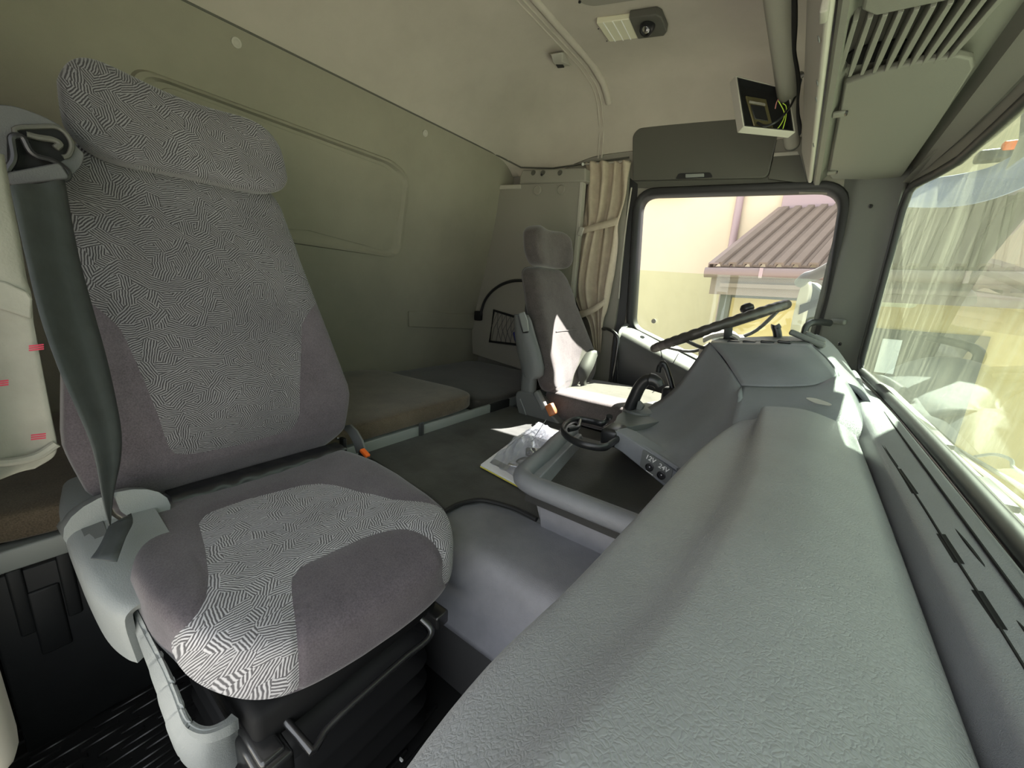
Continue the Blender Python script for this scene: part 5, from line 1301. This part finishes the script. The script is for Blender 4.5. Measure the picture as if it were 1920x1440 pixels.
# ---- exterior mirror
mr = thing('wing_mirror', 'cream backed wing mirror on a grey arm outside the front of the driver window', 'mirror', tuple(P(1500, 560, y=2.5)))
YM = 2.5
MB().prism(cr([P(u, v, y=YM) for u, v in [(1512, 527), (1500, 540), (1489, 580), (1480, 625), (1474, 690), (1492, 690), (1497, 640), (1507, 590), (1517, 545)]], 3, True), (.02, .03, 0)).build('mirror_edge', M['panel_light'], mr, bevel=.006)
M['mirglass'] = pm('mirror_back', (.05, .055, .055), .3)
MB().prism(cr([P(u, v, y=YM + .02) for u, v in [(1512, 532), (1532, 538), (1545, 560), (1540, 610), (1525, 690), (1490, 690), (1500, 600)]], 3, True), (.03, .06, 0)).build('mirror_shell', M['mirglass'], mr, bevel=.01)
MB().prism([P(u, v, y=YM - .004) for u, v in [(1500, 572), (1540, 558), (1540, 570), (1497, 590)]], (0, .02, 0)).build('mirror_band', M['black'], mr)
MB().tube(cr([P(u, v, y=y) for u, v, y in [(1500, 530, 2.5), (1512, 520, 2.45), (1530, 515, 2.4), (1560, 500, 2.25)]], 4), .026, 12).build('mirror_arm', M['seatgrey'], mr)
# ---- outer sun visor above the windscreen, with lamps
vz = thing('sun_visor', 'smoky blue-grey outer sun visor seen through the top of the windscreen', 'sun visor', tuple(P(1850, 340, y=2.05)))
lo = cr([P(u, v, y=y) for u, v, y in [(1678, 386, 2.16), (1740, 388, 2.16), (1800, 385, 2.14), (1860, 372, 2.10), (1930, 345, 2.05), (2010, 305, 1.98), (2120, 240, 1.85)]], 5)
hi = cr([P(u, v, y=y) for u, v, y in [(1690, 345, 2.16), (1745, 335, 2.16), (1800, 327, 2.14), (1860, 312, 2.10), (1930, 272, 2.05), (2010, 215, 1.98), (2120, 130, 1.85)]], 5)
M['visor'] = pm('visor', (.33, .35, .55), .25, spec=.6)
MB().slab([[a, lerp(a, b, .33) + V((.012, .01, 0)), lerp(a, b, .66) + V((.012, .01, 0)), b] for a, b in zip(lo, hi)], .006).build('visor_shell', M['visor'], vz, angle=180)
MB().slab([[V((x, y, z)) for x, z in [(.365, 1.345), (.372, 1.42), (.355, 1.52), (.32, 1.62)]] for y in [-.2, .3, .8, 1.3, 1.72]], .006).build('added_visor_blade', M['visor'], vz)  # full-width blade, added to keep the sun off the dashboard
MB().rbox(P(1868, 292, y=2.2), (.10, .06, .035), .01).build('visor_bracket', M['black'], vz)
mk = MB().rbox(P(1893, 274, y=2.18), (.036, .03, .03), .006).build('marker_lamp', M['orange'], vz)
# ---- wiper
wi = thing('wiper', 'pale sunlit wiper arm and blade lying outside the windscreen base', 'wiper', tuple(P(1850, 890, x=.30)))
MB().tube(cr([P(u, v, x=x) for u, v, x in [(1768, 828, .29), (1820, 868, .295), (1880, 915, .30), (1935, 958, .30)]], 4), .006, 8, flat=.6).build('wiper_arm', M['panel_light'], wi)
MB().tube([P(1785, 836, x=.31), P(1935, 925, x=.31)], .004, 8).build('wiper_blade', M['panel_light'], wi)
MB().tube(cr([P(u, v, x=.33) for u, v in [(1828, 856), (1865, 852), (1895, 862), (1900, 876), (1925, 893)]], 5), .003, 8).build('washer_hose', M['panel_light'], wi)
cwl = MB().slab([[V((.205, y, .712)), V((.24, y, .700)), V((.30, y, .675)), V((.34, y, .60)), V((.35, y, .2))] for y in [-.2, .3, .8, 1.3, 1.7, 2.0]], .01)
cwl.build('scuttle_panel', M['panel_light'], wi)
for k in range(3):
    MB().rbox(V((.262, .55 + k * .3, .705)), (.03, .12, .01), .003).build('scuttle_slot', M['black'], wi)
# ================================================================== CAMERA, LIGHT
cam = bpy.data.cameras.new('camera'); co = bpy.data.objects.new('camera', cam); COL.objects.link(co)
cam.sensor_fit = 'HORIZONTAL'; cam.sensor_width = 36; cam.lens = FPX / IW * 36; cam.clip_start = .01
right = V((_X.x, _Y.x, _Z.x)); upv = V((_X.y, _Y.y, _Z.y)); fwd = V((_X.z, _Y.z, _Z.z))
mw = Matrix((right, upv, -fwd)).transposed().to_4x4(); mw.translation = V((0, 0, EYE)); co.matrix_world = mw
SC.camera = co
w = bpy.data.worlds.new('sky'); SC.world = w; w.use_nodes = True
nt = w.node_tree; bg = nt.nodes['Background']
sky = nt.nodes.new('ShaderNodeTexSky'); sky.sky_type = 'HOSEK_WILKIE'; sky.turbidity = 4; sky.ground_albedo = .5
sd = V((.25, .9, .92)).normalized()
sky.sun_direction = sd
mxw = nt.nodes.new('ShaderNodeMix'); mxw.data_type = 'RGBA'; mxw.inputs['Factor'].default_value = .72
mxw.inputs['B'].default_value = (.97, 1.0, 1.04, 1)
nt.links.new(sky.outputs[0], mxw.inputs['A']); nt.links.new(mxw.outputs['Result'], bg.inputs['Color'])
bg.inputs['Strength'].default_value = 1.35
sl_ = bpy.data.lights.new('sun', 'SUN'); sl_.energy = 16.0; sl_.angle = .009; sl_.color = (1, .96, .90)
so = bpy.data.objects.new('sun', sl_); COL.objects.link(so); so.rotation_euler = sd.to_track_quat('Z', 'Y').to_euler(); so.location = (2, 8, 8)
vs = SC.view_settings; vs.view_transform = 'Standard'; vs.look = 'None'; vs.gamma = 1; vs.use_curve_mapping = False; vs.exposure = 1.36
SC.cycles.max_bounces = 12; SC.cycles.diffuse_bounces = 8; SC.cycles.transparent_max_bounces = 16
SC.cycles.sample_clamp_indirect = 6
try:
    SC.cycles.use_denoising = True
except Exception: pass
